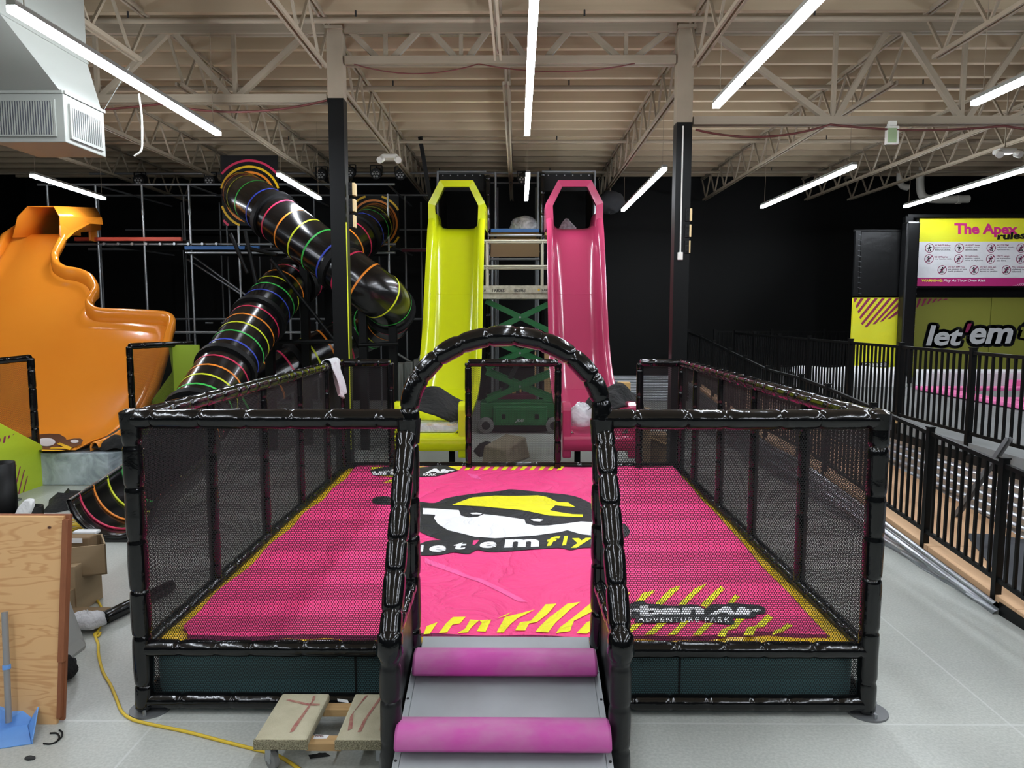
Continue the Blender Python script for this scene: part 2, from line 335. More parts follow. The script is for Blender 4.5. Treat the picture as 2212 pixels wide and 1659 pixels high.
# corrugated wainscot low on the back wall
def corr_strip(name, p, u, h, amp, pitch, mat, parent=None, nrm=None):
    """sheet of metal with horizontal ridges: profile swept along u"""
    p, u = Vector(p), Vector(u); n_ = Vector(nrm) if nrm else u.cross(Vector((0, 0, 1))).normalized(); prof = []
    k = int(h / pitch * 8)
    for i in range(k + 1): z = h * i / k; prof.append(Vector((0, 0, z)) + n_ * amp * (1 + math.sin(2 * math.pi * z / pitch)))
    back = [Vector((0, 0, h)) - n_ * .01, Vector((0, 0, 0)) - n_ * .01]; poly = [p + q for q in prof + back]; m = MB(); N = len(poly)
    m.add(poly + [q + u for q in poly], [(i, (i + 1) % N, N + (i + 1) % N, N + i) for i in range(N)] + [tuple(range(N)), tuple(range(N, 2 * N))])
    return m.build(name, mat, parent, smooth=60)
tag(corr_strip('trim_1', (1.9, YB - .03, 0), (2.6, 0, 0), .72, .012, .075, 'corrugated', nrm=(0, -1, 0)), 'ridged bare metal wainscot along the foot of the back wall', kind='structure')

# ---- columns
ZJ, ZT, YC = 5.48, 6.05, 9.6
def column(x, zblack, label):
    t = thing('steel_column', label, 'column', (x, YC, 0))
    boxo('black_shaft', x - .1, x + .1, YC - .1, YC + .1, 0, zblack, 'black_steel', t)
    boxo('painted_top', x - .1, x + .1, YC - .1, YC + .1, zblack, ZT - .02, 'steel_paint', t)
    boxo('cap_plate', x - .112, x + .112, YC - .15, YC + .15, ZT - .04, ZT, 'steel_paint', t)
    boxo('base_plate', x - .17, x + .17, YC - .17, YC + .17, 0, .02, 'black_steel', t)
    return t
c1 = column(-2.34, 5.17, 'square column with a beige top, left of the yellow slide')
c2 = column(2.14, 4.86, 'square column with a white conduit down its face, right of the pink slide')
def pods(t, x, z, sgn):
    for k in range(3):
        zz = z - k * .205; b = boxo('light_pod', x, x + .055, YC - .12, YC + .03, zz - .17, zz, 'black_matte', t, .008)
        boxo('pod_face', x + .055, x + .085 - k * .006, YC - .115, YC + .02, zz - .16, zz - .005, 'cream_led', b)
        for j in range(3): boxo('cooling_fin', x + .01, x + .045, YC - .128, YC - .12, zz - .15 + j * .05, zz - .125 + j * .05, 'black_steel', b)
p = Py(752, 394, YC - .1); pods(c1, p.x, p.z, 1)
p = Py(1484, 450, YC - .1); pods(c2, p.x - .02, p.z, 1)
a, b = Py(1468, 272, YC - .11), Py(1467, 545, YC - .11)
rod('conduit', (2.12, YC - .108, a.z), (2.12, YC - .108, b.z), .016, .014, 'white_plastic', c2)
MB().box(2.085, 2.15, YC - .14, YC - .1, b.z - .1, b.z).build('outlet_box', 'white_plastic', c2, bevel=.006)
# yellow strip on the shaded right edge of the left column (lower part)
rod('edge_strip', (-2.235, YC - .1, .6), (-2.235, YC - .1, 3.6), .012, .012, 'st_yellow', c1)

# ---- girder trusses on the column line
def girder(x0, x1, zb, nodes_top, nodes_bot, verts, label):
    t = thing('girder_truss', label, 'roof truss', ((x0 + x1) / 2, YC, zb))
    for dy in (-.05, .05):
        rod('top_chord', (x0, YC + dy, ZT), (x1, YC + dy, ZT), .13, .05, 'steel_paint', t)
        rod('bottom_chord', (x0, YC + dy, zb), (x1, YC + dy, zb), .1, .05, 'steel_paint', t)
    for (a, b) in nodes_top: rod('web', (a, YC, ZT), (b, YC, zb), .07, .07, 'steel_paint', t)
    for x in verts: rod('web', (x, YC, ZT), (x, YC, zb), .05, .05, 'steel_paint', t)
X = lambda px, py: Py(px, py, YC).x
girder(-2.22, 2.02, 5.65, [(X(752, 70), X(823, 130)), (X(908, 70), X(843, 130)), (X(928, 70), X(991, 130)), (X(1056, 70), X(1007, 130)), (X(1092, 70), X(1140, 130)), (X(1233, 70), X(1175, 130)), (X(1268, 70), X(1343, 130)), (X(1450, 70), X(1365, 130))], [], [X(833, 100), X(996, 100), X(1352, 100)], 'shallow beige girder truss spanning between the two columns')
girder(XL, -2.46, 5.18, [(X(372, 63), X(503, 210)), (X(672, 90), X(508, 210)), (X(368, 63), X(212, 205)), (X(60, 63), X(205, 205)), (X(50, 63), X(-120, 205)), (X(-300, 63), X(-125, 205))], [], [X(505, 100), X(206, 100), X(-120, 100)], 'deep beige girder truss left of the left column')
girder(2.26, XR, 4.89, [(X(1524, 80), X(1795, 257)), (X(1920, 50), X(1801, 257)), (X(1950, 60), X(2078, 257)), (X(2225, 60), X(2085, 257)), (X(2260, 60), X(2420, 257)), (X(2600, 60), X(2425, 257))], [], [X(1805, 100), X(2085, 100), X(2420, 100)], 'deepest beige girder truss, right of the right column')

# ---- open-web joists running front to back
def joist(x, y0, y1, label, grp, step=.82):
    t = thing('roof_joist', label, 'roof joist', (x, (y0 + y1) / 2, ZJ), grp)
    for dx in (-.032, .032):
        rod('bottom_chord', (x + dx, y0 + .25, ZJ), (x + dx, y1 - .25, ZJ), .05, .028, 'steel_paint', t)
        rod('top_chord', (x + dx, y0, ZT + .03), (x + dx, y1, ZT + .03), .05, .028, 'steel_paint', t)
    n = int((y1 - y0) / step); s = (y1 - y0) / n
    for i in range(n):
        a = y0 + i * s; m = a + s / 2
        rod('web', (x, a, ZT), (x, m, ZJ), .03, .03, 'steel_paint', t); rod('web', (x, m, ZJ), (x, a + s, ZT), .03, .03, 'steel_paint', t)
FAR = ['leftmost', 'second', 'third', 'fourth', 'fifth', 'sixth', 'seventh', 'eighth', 'rightmost']
for i, x in enumerate((-8.95, -6.8, -4.55, -2.42, -.16, 2.22, 5.02, 7.75, 8.9)):
    joist(x, YC + .08, YB, ('open-web roof joist running to the back wall, %s from the left' % FAR[i]) if 0 < i < 8 else '%s open-web roof joist running to the back wall' % FAR[i], 'roof joists beyond the columns')
for i, x in enumerate((-8.95, -6.8, -4.6, -2.42, -.24, 2.2, 5.02, 7.75)):
    joist(x, .2, YC - .1 if abs(abs(x) - 2.3) < .2 else YC - .35, ('open-web roof joist overhead before the columns, %s from the left' % FAR[i]) if i else 'leftmost open-web roof joist overhead before the columns', 'roof joists before the columns')

# ---- sprinkler mains, cables
for i, (y, lab) in enumerate(((15.1, 'beige sprinkler pipe across the ceiling, nearest the back wall'), (11.6, 'beige sprinkler pipe across the ceiling just beyond the girder trusses'), (9.0, 'beige sprinkler pipe across the ceiling just before the girder trusses'), (18.3, 'thin beige pipe high along the back wall'))):
    t = thing('sprinkler_pipe', lab, 'pipe', (0, y, 5.9)); pipe('pipe_run', (XL, y, 5.93), (XR, y, 5.93), .035, 'steel_paint', t)
    for k in range(8):
        x = -10.2 + k * 2.75; pipe('sprinkler_head', (x, y, 5.93), (x, y, 6.04), .012, 'rubber', t)
def sag(a, b, d, n=14): a, b = Vector(a), Vector(b); return [a.lerp(b, i / n) - Vector((0, 0, d * 4 * (i / n) * (1 - i / n))) for i in range(n + 1)]
def cable(name, pts, r, mat, label, cat='cable', n=6): return tag(MB().tube(pts, r, n).build(name, mat, None, smooth=60), label, cat)
q = []
for a, b, d in (((-8, YC - .1, 5.1), (-4.6, YC - .1, 5.1), .1), ((-4.6, YC - .1, 5.1), (-2.45, YC - .1, 5.14), .12)): q += sag(a, b, d)
cable('cable_bundle', q, .014, 'red_cable', 'dark red cable bundle sagging under the left girder truss')
q = []
for a, b, d in (((2.28, YC - .12, 4.76), (4.0, YC - .12, 4.82), .12), ((4.0, YC - .12, 4.82), (6.2, YC - .12, 4.8), .06), ((6.2, YC - .12, 4.8), (9, YC - .12, 4.82), .12)): q += sag(a, b, d)
cable('cable_bundle', q, .014, 'red_cable', 'dark red cable bundle sagging under the right girder truss')
q = []
for a, b, d in (((-2.1, YC - .06, 5.6), (-.5, YC - .06, 5.6), .12), ((-.5, YC - .06, 5.6), (1.5, YC - .06, 5.6), .1)): q += sag(a, b, d)
cable('cable_bundle', q, .008, 'red_cable', 'thin dark cable sagging under the girder between the columns')
cable('hanging_cable', catmull([Py(300, 203, 8.2), Py(306, 250, 8.2), Py(307, 300, 8.2), Py(305, 325, 8.2), Py(290, 337, 8.2)], 6), .011, 'white_plastic', 'loose white cable end hanging beside the air diffuser')

# ---- LED strip lights
def led(x, y0, y1, label, grp='LED strip lights', z=LIGHT_Z, x1=None):
    x1 = x if x1 is None else x1
    t = thing('strip_light', label, 'light', ((x + x1) / 2, (y0 + y1) / 2, z), grp)
    hw = .035
    MB().box8([(x - hw, y0, z + .03), (x + hw, y0, z + .03), (x1 + hw, y1, z + .03), (x1 - hw, y1, z + .03), (x - hw, y0, z + .07), (x + hw, y0, z + .07), (x1 + hw, y1, z + .07), (x1 - hw, y1, z + .07)]).build('housing', 'white_metal', t)
    MB().box8([(x - hw, y0, z - .02), (x + hw, y0, z - .02), (x1 + hw, y1, z - .02), (x1 - hw, y1, z - .02), (x - hw, y0, z + .03), (x + hw, y0, z + .03), (x1 + hw, y1, z + .03), (x1 - hw, y1, z + .03)]).build('diffuser', 'led', t)
    for f in (.04, .96):
        xx, yy = x + (x1 - x) * f, y0 + (y1 - y0) * f; rod('hanger_wire', (xx, yy, z + .07), (xx, yy, ZD), .006, .006, 'steel_paint', t)
led(-3.83, 5.64, 9.42, 'long LED strip light over the left front, beside the air diffuser')
led(.12, 5.3, 9.45, 'long LED strip light at top centre in line with the arch')
led(2.2, 4.4, 8.24, 'long LED strip light right of centre, before the right column')
led(5.0, 4.2, 8.17, 'LED strip light cut by the right frame edge, above the exit sign')
led(-8.08, 12.15, 14.55, 'LED strip light above the orange slide hood', x1=-8.25)
led(-3.95, 12.1, 14.58, 'LED strip light beside the tube slide entry, left of the left column')
led(-8.08, 5.64, 9.42, 'added long LED strip light, unseen outside the frame at the left')  # unseen strip continuing the left row, added to brighten the orange slide
led(-11.9, 5.64, 9.42, 'added long LED strip light, unseen outside the frame, far left')  # invented strip, put in as extra light for the orange slide
led(8.1, 4.6, 8.4, 'long LED strip light outside the frame at the right')
led(.17, 12.1, 14.73, 'short LED strip light between the yellow and pink slide hoods')
led(2.33, 11.66, 16.2, 'LED strip light just left of the right column')
led(5.25, 11.5, 15.77, 'LED strip light before the black wall, right of the right column')
led(8.1, 11.7, 15.73, 'LED strip light above the rules banner', x1=8.3)
for x, w_ in ((-8.1, 'leftmost'), (-3.85, 'second from the left'), (.13, 'middle'), (4.2, 'second from the right'), (8.2, 'rightmost')):
    led(x, -5.2, -1.2, 'LED strip light behind the viewer, %s' % w_, 'LED strip lights behind the viewer')
    led(x, .2, 4.0, 'LED strip light overhead outside the frame, %s' % w_, 'LED strip lights outside the frame')

# ---- ceiling air diffuser
def diffuser():
    x0, x1, y0, y1 = -5.2, -4.47, 7.26, 7.96; zb, zt = 4.1, 4.58
    t = thing('air_diffuser', 'white box air diffuser with two louvred grilles under a tapered duct', 'air vent', ((x0 + x1) / 2, (y0 + y1) / 2, zb))
    boxo('box_body', x0, x1, y0, y1, zb, zt, 'white_metal', t, .008)
    rod('top_flange', (x1 + .005, y0, zt), (x1 + .005, y1, zt), .03, .03, 'white_metal', t); rod('top_flange', (x0, y0 - .005, zt), (x1, y0 - .005, zt), .03, .03, 'white_metal', t)
    zq = 5.02; ya, yb2 = 6.45, 7.75
    MB().box8([(x0, y0, zt), (x1 - .02, y0, zt), (x1 - .02, y1, zt), (x0, y1, zt), (x0 - .1, ya, zq), (x1 - .03, ya, zq), (x1 - .03, yb2, zq), (x0 - .1, yb2, zq)]).build('tapered_duct', 'white_metal', t)
    boxo('duct', x0 - .1, x1 - .03, ya, yb2, zq, ZD, 'white_metal', t)
    rod('duct_seam', (x0 - .1, ya - .01, zq), (x1 - .03, ya - .01, zq), .03, .02, 'white_metal', t); rod('duct_seam', (x1 - .025, ya, zq), (x1 - .025, yb2, zq), .03, .02, 'white_metal', t)
    # front grille: frame + vertical louvres
    g = boxo('grille', x0 + .09, x1 - .1, y0 - .012, y0 - .002, zb + .07, zt - .09, 'grille_dark', t)
    for a, b in (((x0 + .07, zb + .05), (x1 - .08, zb + .07)), ((x0 + .07, zt - .09), (x1 - .08, zt - .07)), ((x0 + .07, zb + .0701), (x0 + .0899, zt - .0901)), ((x1 - .0999, zb + .0701), (x1 - .08, zt - .0901))):
        boxo('grille_frame', a[0], b[0], y0 - .02, y0, a[1], b[1], 'white_metal', g)
    n = 22
    for i in range(n):
        x = x0 + .1 + (x1 - x0 - .21) * i / (n - 1); rod('louvre', (x, y0 - .016, zb + .07), (x, y0 - .016, zt - .09), .009, .016, 'white_metal', g)
    # right grille
    g = boxo('grille', x1 + .002, x1 + .012, y0 + .1, y1 - .1, zb + .08, zt - .12, 'grille_dark', t)
    for a, b in (((y0 + .07, zb + .05), (y1 - .07, zb + .08)), ((y0 + .07, zt - .12), (y1 - .07, zt - .09)), ((y0 + .07, zb + .0801), (y0 + .0999, zt - .1201)), ((y1 - .0999, zb + .0801), (y1 - .07, zt - .1201))):
        boxo('grille_frame', x1, x1 + .02, a[0], b[0], a[1], b[1], 'white_metal', g)
    for i in range(14):
        y = y0 + .12 + (y1 - y0 - .24) * i / 13; rod('louvre', (x1 + .015, y, zb + .08), (x1 + .015, y, zt - .12), .012, .016, 'white_metal', g)
    rod('tie_wire', (x1 - .01, y1, zt), (x1 + .25, y1 + .1, zt + .5), .006, .006, 'white_metal', t)
diffuser()

# ---- emergency lights, exit sign, pvc pipes
def emergency(px, py, Y, label):
    c = Py(px, py, Y); t = thing('emergency_light', label, 'light', c)
    MB().box(c.x - .14, c.x + .14, c.y - .1, c.y + .1, c.z - .02, c.z + .06).build('case', 'white_plastic', t, bevel=.03)
    for s in (-1, 1): MB().tube([c + Vector((s * .13, -.06, -.02)), c + Vector((s * .16, -.14, -.06))], .055, 12).build('lamp_head', 'white_plastic', t, smooth=True)
    rod('stem', (c.x, c.y, c.z + .06), (c.x, c.y, 5.95), .014, .014, 'steel_paint', t)
emergency(843, 342, 12.5, 'white twin-head emergency light hung left of the yellow slide hood')
emergency(2170, 330, 11.5, 'white twin-head emergency light hung above the rules banner')
c = Py(1925, 290, 9.5); t = thing('exit_sign', 'small white box exit sign under the right girder truss', 'sign', c)
MB().box(c.x - .07, c.x + .09, c.y - .03, c.y + .03, c.z - .13, c.z + .1).build('case', 'white_plastic', t, bevel=.01); boxo('face', c.x - .055, c.x + .055, c.y - .036, c.y - .029, c.z - .11, c.z + .07, 'exit_green', t)
boxo('mount', c.x - .04, c.x + .05, c.y - .03, c.y + .04, c.z + .1, c.z + .16, 'white_plastic', t)
t = thing('vent_pipe', 'bent white vent pipe high on the back wall, left of its pair', 'pipe', Py(1950, 395, 19.2)); MB().tube(catmull([Vector((Py(1944, 372, 19.2).x, 19.2, ZD)), Py(1944, 372, 19.2), Py(1944, 392, 19.2), Py(1950, 402, 19.2), Py(1962, 405, 19.2)], 6), .08, 12).build('pipe_run', 'pvc_white', t, smooth=True)
t = thing('vent_pipe', 'bent white vent pipe with a long level run on the back wall', 'pipe', Py(2040, 420, 19.0)); MB().tube(catmull([Vector((Py(1988, 372, 19).x, 19, ZD)), Py(1988, 372, 19), Py(1988, 405, 19), Py(1994, 424, 19), Py(2012, 430, 19), Py(2050, 431, 19), Py(2092, 430, 19)], 6), .1, 12).build('pipe_run', 'pvc_white', t, smooth=True)
MB().tube([Py(2066, 431, 19), Py(2074, 431, 19)], .115, 12).build('coupling', 'pvc_white', t, smooth=True)
# ---- stage lights under the ceiling bar
bar_t = thing('lighting_bar', 'thin dark bar carrying stage lights before the back wall', 'bar', (0, 16.4, 5.15)); pipe('pipe_run', (-9.6, 16.4, 5.55), (1.2, 16.4, 5.55), .025, 'galv_dull', bar_t)
ordn = ['leftmost', 'second', 'third', 'fourth', 'fifth', 'sixth', 'rightmost']
for i, (px, py) in enumerate(((303, 389), (455, 389), (695, 377), (756, 373), (813, 375), (866, 377), (1130, 387))):
    c = Py(px, py, 16.3); t = thing('stage_light', ('round black stage light under the ceiling bar, %s from the left' % ordn[i]) if 0 < i < 6 else '%s round black stage light under the ceiling bar' % ordn[i], 'stage light', c, 'stage lights')
    MB().tube([c + Vector((0, -.08, -.02)), c + Vector((0, .12, .04))], .12, 16).build('can', 'black_matte', t, smooth=True)
    for k in range(7):
        a = k * math.pi / 3; r = .065 if k < 6 else 0; cc = c + Vector((r * math.cos(a), -.084, -.02 + r * math.sin(a))); MB().tube([cc, cc + Vector((0, -.012, 0))], .024, 8).build('lens', 'lens', t)
    for s in (-1, 1): rod('yoke', (c.x + s * .13, c.y, c.z), (c.x + s * .13, c.y, c.z + .17), .02, .02, 'black_matte', t)
    rod('yoke', (c.x - .13, c.y, c.z + .17), (c.x + .13, c.y, c.z + .17), .02, .02, 'black_matte', t); rod('clamp', (c.x, c.y, c.z + .17), (c.x, 16.4, 5.55), .02, .02, 'black_matte', t)

# ================================================================== LANDING PEN WITH THE AIR BAG
XA, XB, Y0, Y1, ZTOP, ZP = -2.26, 2.1, 4.14, 9.14, 1.79, .40
AXL, AXR = -.63, .49
R = .058
pen = thing('landing_pen', 'netted landing pen framed in black padded rails with an entry arch', 'play pen', (0, Y0, 0))
ymid = [5.2, 6.3, 7.35, 8.4]
sd = 0
def pad(n, pts, r=R, mat='vinyl', c=.3):
    global sd; sd += 1; return padded(n, pts, r, mat, pen, c, seed=sd)
for x in (XA, XB):
    pad('post', [(x, Y0, .02), (x, Y0, ZTOP)])
    pad('post', [(x, Y1, .02), (x, Y1, ZTOP)], .05)
    pad('top_rail', [(x, Y0 - .02, ZTOP), (x, Y1, ZTOP)], .056, c=.24)
    pad('side_rail', [(x, Y0, ZP), (x, Y1, ZP)], .05)
    pad('floor_rail', [(x, Y0, .07), (x, Y1, .07)], .05)
    for y in ymid: pad('post', [(x, y, .05), (x, y, ZTOP)], .042)
    MB().tube([(x + .02, Y0 + .02, 0), (x + .02, Y0 + .02, .012)], .12, 24).build('foot_plate', 'galv_dull', pen, smooth=True)
    for k in range(3):
        a = k * 2.1 + .6; MB().tube([(x + .02 + .09 * math.cos(a), Y0 + .02 + .09 * math.sin(a), .01), (x + .02 + .09 * math.cos(a), Y0 + .02 + .09 * math.sin(a), .04)], .011, 6).build('anchor_bolt', 'galv', pen)
for x0, x1 in ((XA, AXL), (AXR, XB)):
    pad('top_rail', [(x0, Y0, ZTOP + .005), (x1, Y0, ZTOP + .005)], .06, c=.26); pad('sill_rail', [(x0, Y0, ZP), (x1, Y0, ZP)], .05, c=.26); pad('floor_rail', [(x0, Y0, .07), (x1, Y0, .07)], .05, c=.26)
    netpanel('net', (x0 + .03, Y0, ZP), (x1 - x0 - .05, 0, 0), (0, 0, ZTOP - ZP), 'net', pen)
    netpanel('net', (x0 + .03, Y0, .08), (x1 - x0 - .05, 0, 0), (0, 0, ZP - .08), 'net', pen)
for x in (XA, XB): netpanel('net', (x, Y0 + .03, .1), (0, Y1 - Y0 - .06, 0), (0, 0, ZTOP - .1), 'net_fine', pen)
# arch legs, arch, hand rails
mx = (AXL + AXR) / 2; ra = (AXR - AXL) / 2
for x in (AXL, AXR):
    pad('arch_post', [(x, Y0, .02), (x, Y0, ZTOP)], .055, c=.28)
    s = 1 if x > 0 else -1; fx = x + (.02 if x > 0 else .0)
    pad('hand_rail', [(x + s * .012, Y0 - .05, 1.72), (fx, 3.4, .80)], .058, c=.2)
    pad('hand_rail_post', [(fx, 3.4, .82), (fx, 3.4, .02)], .055, 'vinyl_matte', .2)
    pad('middle_rail', [(x, Y0 - .04, .80), (fx, 3.4, .78)], .042, c=.16)
    MB().prism([(x, 3.45, .02), (x, Y0 - .05, .02), (x, Y0 - .05, .78), (x, 3.45, .76)], (.012, 0, 0)).build('side_panel', 'vinyl_matte', pen)
    MB().tube([(x, Y0 - .03, 1.80), (x, Y0 - .03, 1.66)], lambda i: .072 - .01 * i, 14).build('joint_wrap', 'vinyl', pen, smooth=True)
    MB().tube([(fx, 3.4, .86), (fx, 3.4, .83), (fx, 3.4, .74), (fx, 3.4, .7)], lambda i: (.03, .064, .068, .05)[i], 14).build('joint_wrap', 'vinyl', pen, smooth=50)
arch = [(mx - ra * math.cos(a), Y0, ZTOP + .04 + .45 * math.sin(a)) for a in [math.pi * i / 40 for i in range(41)]]
pad('arch', [(AXL, Y0, ZTOP - .03)] + arch + [(AXR, Y0, ZTOP - .03)], .06, c=.17)
for x in (XA, XB): MB().tube([(x, Y0, ZTOP - .05), (x, Y0, ZTOP + .045), (x, Y0, ZTOP + .065)], lambda i: (.062, .066, .03)[i], 16).build('corner_wrap', 'vinyl', pen, smooth=60)
# back side: two short wings and a centre gate frame, gaps where the slides come in
bx = [Py(845, 900, Y1).x, Py(1012, 900, Y1).x, Py(1205, 900, Y1).x, Py(1381, 900, Y1).x]
pad('back_sill', [(XA, Y1 + .12, ZP + .03), (XB, Y1 + .12, ZP + .03)], .05)
for x0, x1 in ((XA, bx[0]), (bx[1], bx[2]), (bx[3], XB)):
    pad('top_rail', [(x0, Y1, ZTOP), (x1, Y1, ZTOP)], .05); netpanel('net', (x0, Y1, ZP), (x1 - x0, 0, 0), (0, 0, ZTOP - ZP), 'net_fine', pen)
for x in bx: pad('post', [(x, Y1, .05), (x, Y1, ZTOP)], .045)
for x0, x1 in ((bx[0], bx[1]), (bx[2], bx[3])): netpanel('net', (x0, Y1, .1), (x1 - x0, 0, 0), (0, 0, ZP - .1), 'net_fine', pen)

# ---- air bag
def hb(x, y):
    return .435 + .010 * math.sin(1.7 * x + .6) * math.sin(1.3 * y) + .006 * math.sin(3.1 * x + 2.2 * y) + .004 * math.sin(6 * x - 3.4 * y) + .02 * math.exp(-((y - 4.35) / .12) ** 2) * (.4 + .6 * math.sin(5.3 * x + 1)) * .5
bag = thing('air_bag', 'large pink air bag with a printed cover filling the landing pen', 'air bag', (0, 6.7, 0))
FL, FR, BR, BL = Pz(366, 1376, .43), Pz(1784, 1372, .43), Pz(1449, 1006, .43), Pz(774, 1008, .43)
def bagpt(s, t):
    # rounded front-left corner
    a = FL.lerp(FR, s); b = BL.lerp(BR, s); p = a.lerp(b, t)
    wob = .012 * math.sin(s * 37) * math.exp(-t * 30) + .012 * math.sin(s * 29) * math.exp(-(1 - t) * 30); p.y += wob
    p.x += .018 * math.sin(t * 31) * (math.exp(-s * 30) - math.exp(-(1 - s) * 30) * .3)
    if s < .04 and t < .04: d = (1 - s / .04) * (1 - t / .04); p.x += .09 * d * d; p.y += .07 * d * d
    return p
mb = MB().grid(lambda s, t: (lambda p: (p.x, p.y, hb(p.x, p.y)))(bagpt(s, t)), 120, 150); mb.build('cover', 'bag_pink', bag, smooth=60, label='bright pink printed cloth cover')
def hem(pts, name='hem'):
    m = MB(); n = len(pts)
    vs = [Vector((p.x, p.y, hb(p.x, p.y) - .001)) for p in pts] + [Vector((p.x + ox, p.y + oy, hb(p.x, p.y) - .035)) for p, ox, oy in [(q, *q_off) for q, q_off in zip(pts, [hemoff] * n)]]
    m.add(vs, [(i, i + 1, n + i + 1, n + i) for i in range(n - 1)]); m.build(name, 'bag_hem', bag, smooth=60)
for hemoff, pts in (((0, -.02), [bagpt(i / 60, 0) for i in range(61)]), ((.045, 0), [bagpt(1, i / 60) for i in range(61)]), ((-.01, 0), [bagpt(0, i / 60) for i in range(61)]), ((0, .01), [bagpt(i / 60, 1) for i in range(61)])): hem(pts)
bx0, bx1, by0, by1 = -2.24, 2.075, 4.17, 9.2
def bagtop(s, t):
    x = bx0 + (bx1 - bx0) * s; y = by0 + (by1 - by0) * t; e = min(x - bx0, bx1 - x, y - by0, by1 - y)
    return (x, y, hb(x, y) - .022 - .06 * max(0, 1 - e / .05) ** 2 + .004 * math.sin(x * 23) * math.sin(y * 19))
MB().grid(bagtop, 90, 100).build('bag_body', 'bag_vinyl', bag, smooth=60, label='glossy yellow vinyl of the bag showing around the cover')
MB().box(bx0 + .01, bx1 - .01, by0 + .07, by1 - .05, .04, .36).build('bag_base', 'bag_base', bag, bevel=.03)
for x in (-1.0, 1.0): rod('bag_seam', (x, by0 + .066, .05), (x, by0 + .066, .35), .012, .008, 'black_matte', bag)
# ---- print on the cover
def place_bag(off):
    def f(px, py):
        p = Pz(px, py, .435)
        for _ in range(3): p = Pz(px, py, hb(p.x, p.y) + off)
        return Vector((p.x, p.y, hb(p.x, p.y) + off))
    return f
def drape(m, off, name, mat, label=None):
    """cut a flat print along a 12 cm grid and lay it on the waves of the cover"""
    bm = bmesh.new(); vs = [bm.verts.new(v) for v in m.v]
    for f in m.f:
        try: bm.faces.new([vs[i] for i in f])
        except ValueError: pass
    bmesh.ops.triangulate(bm, faces=bm.faces)
    xs = [v.co.x for v in bm.verts]; ys = [v.co.y for v in bm.verts]; st = .12
    for ax, lo, hi in ((0, min(xs), max(xs)), (1, min(ys), max(ys))):
        k = math.floor(lo / st) + 1
        while k * st < hi:
            co = Vector((0, 0, 0)); co[ax] = k * st; no = Vector((0, 0, 0)); no[ax] = 1
            bmesh.ops.bisect_plane(bm, geom=bm.verts[:] + bm.edges[:] + bm.faces[:], plane_co=co, plane_no=no); k += 1
    off0 = base_of(bag)
    for v in bm.verts: v.co.z = hb(v.co.x, v.co.y) + off; v.co -= off0
    for f in bm.faces: f.smooth = True
    bmesh.ops.recalc_face_normals(bm, faces=bm.faces)
    me = bpy.data.meshes.new(name); bm.to_mesh(me); bm.free(); me.materials.append(MATS[mat]); o = bpy.data.objects.new(name, me); C.objects.link(o); o.parent = bag
    if label: o['label'] = label
    return o
def print_poly(name, pts, mat, off, sc=1, ox=0, oy=0, label=None, smooth=False):
    if smooth:   # closed smooth curve through the points
        q = [Vector((a, b, 0)) for a, b in pts]; n_ = len(q); e = catmull(q[-2:] + q + q[:3], 4)[8:8 + 4 * n_]; pts = [(v.x, v.y) for v in e]
    f = place_bag(off); m = MB(); P = [f(ox + a / sc, oy + b / sc) for a, b in pts]; P = [Vector((p.x, p.y, 0)) for p in P]
    m.add(P, [tuple(range(len(P)))]); return drape(m, off, name, mat, label)
def print_text(txt, quad, mat, off, sc=1, ox=0, oy=0, bold=.03, shear=0, spacing=1, name='printed_lettering', grow=0):
    f = place_bag(off); vs, fs = text_mesh(txt, bold + grow, shear, spacing)
    rv = text_mesh(txt, bold, shear, spacing)[0] if grow else vs
    x0, x1 = min(v.x for v in rv), max(v.x for v in rv); y0, y1 = min(v.y for v in rv), max(v.y for v in rv); q = [Vector((ox + a / sc, oy + b / sc, 0)) for a, b in quad]; m = MB(); out = []
    for v in vs:
        s, t = (v.x - x0) / (x1 - x0), (v.y - y0) / (y1 - y0); p = (q[3] * (1 - s) + q[2] * s) * (1 - t) + (q[0] * (1 - s) + q[1] * s) * t; w_ = f(p.x, p.y); out.append((w_.x, w_.y, 0))
    m.add(out, fs); return drape(m, off, name, mat)
Z6 = dict(sc=3.456, ox=780, oy=960); Z5 = dict(sc=5.821, ox=1320, oy=1200); Z7 = dict(sc=3.615, ox=800, oy=1200)
D1, D2, D3 = .005, .0085, .012
print_poly('printed_emblem', [(85, 415), (110, 393), (200, 390), (300, 405), (450, 428), (555, 435), (640, 400), (820, 370), (1050, 345), (1130, 335), (1370, 358), (1590, 385), (1735, 450), (1830, 520), (1890, 572), (1960, 590), (2000, 630), (2005, 660), (1975, 690), (1900, 700), (1735, 690), (1540, 700), (1300, 715), (1000, 735), (700, 722), (600, 712), (455, 660), (400, 600), (380, 520), (330, 462), (285, 452), (200, 450), (100, 440)], 'bag_black', D1, smooth=True, **Z6, label='black outline of the printed eye emblem')
print_poly('printed_emblem', [(460, 475), (730, 490), (745, 530), (800, 545), (870, 540), (915, 520), (1220, 560), (1230, 590), (1300, 608), (1400, 605), (1530, 590), (1640, 575), (1735, 580), (1735, 680), (1640, 670), (1540, 640), (1480, 655), (1300, 680), (1000, 700), (850, 690), (650, 640), (570, 590), (545, 550), (555, 525), (460, 520)], 'bag_white', D2, **Z6, label='white part of the printed eye emblem')
print_poly('printed_emblem', [(680, 450), (830, 395), (1000, 382), (1320, 380), (1380, 390), (1470, 430), (1545, 432), (1600, 468), (1450, 455), (1410, 490), (1480, 505), (1580, 520), (1655, 522), (1655, 542), (1400, 530), (1200, 490), (900, 462)], 'bag_yellow', D2, **Z6, label='yellow part of the printed eye emblem')
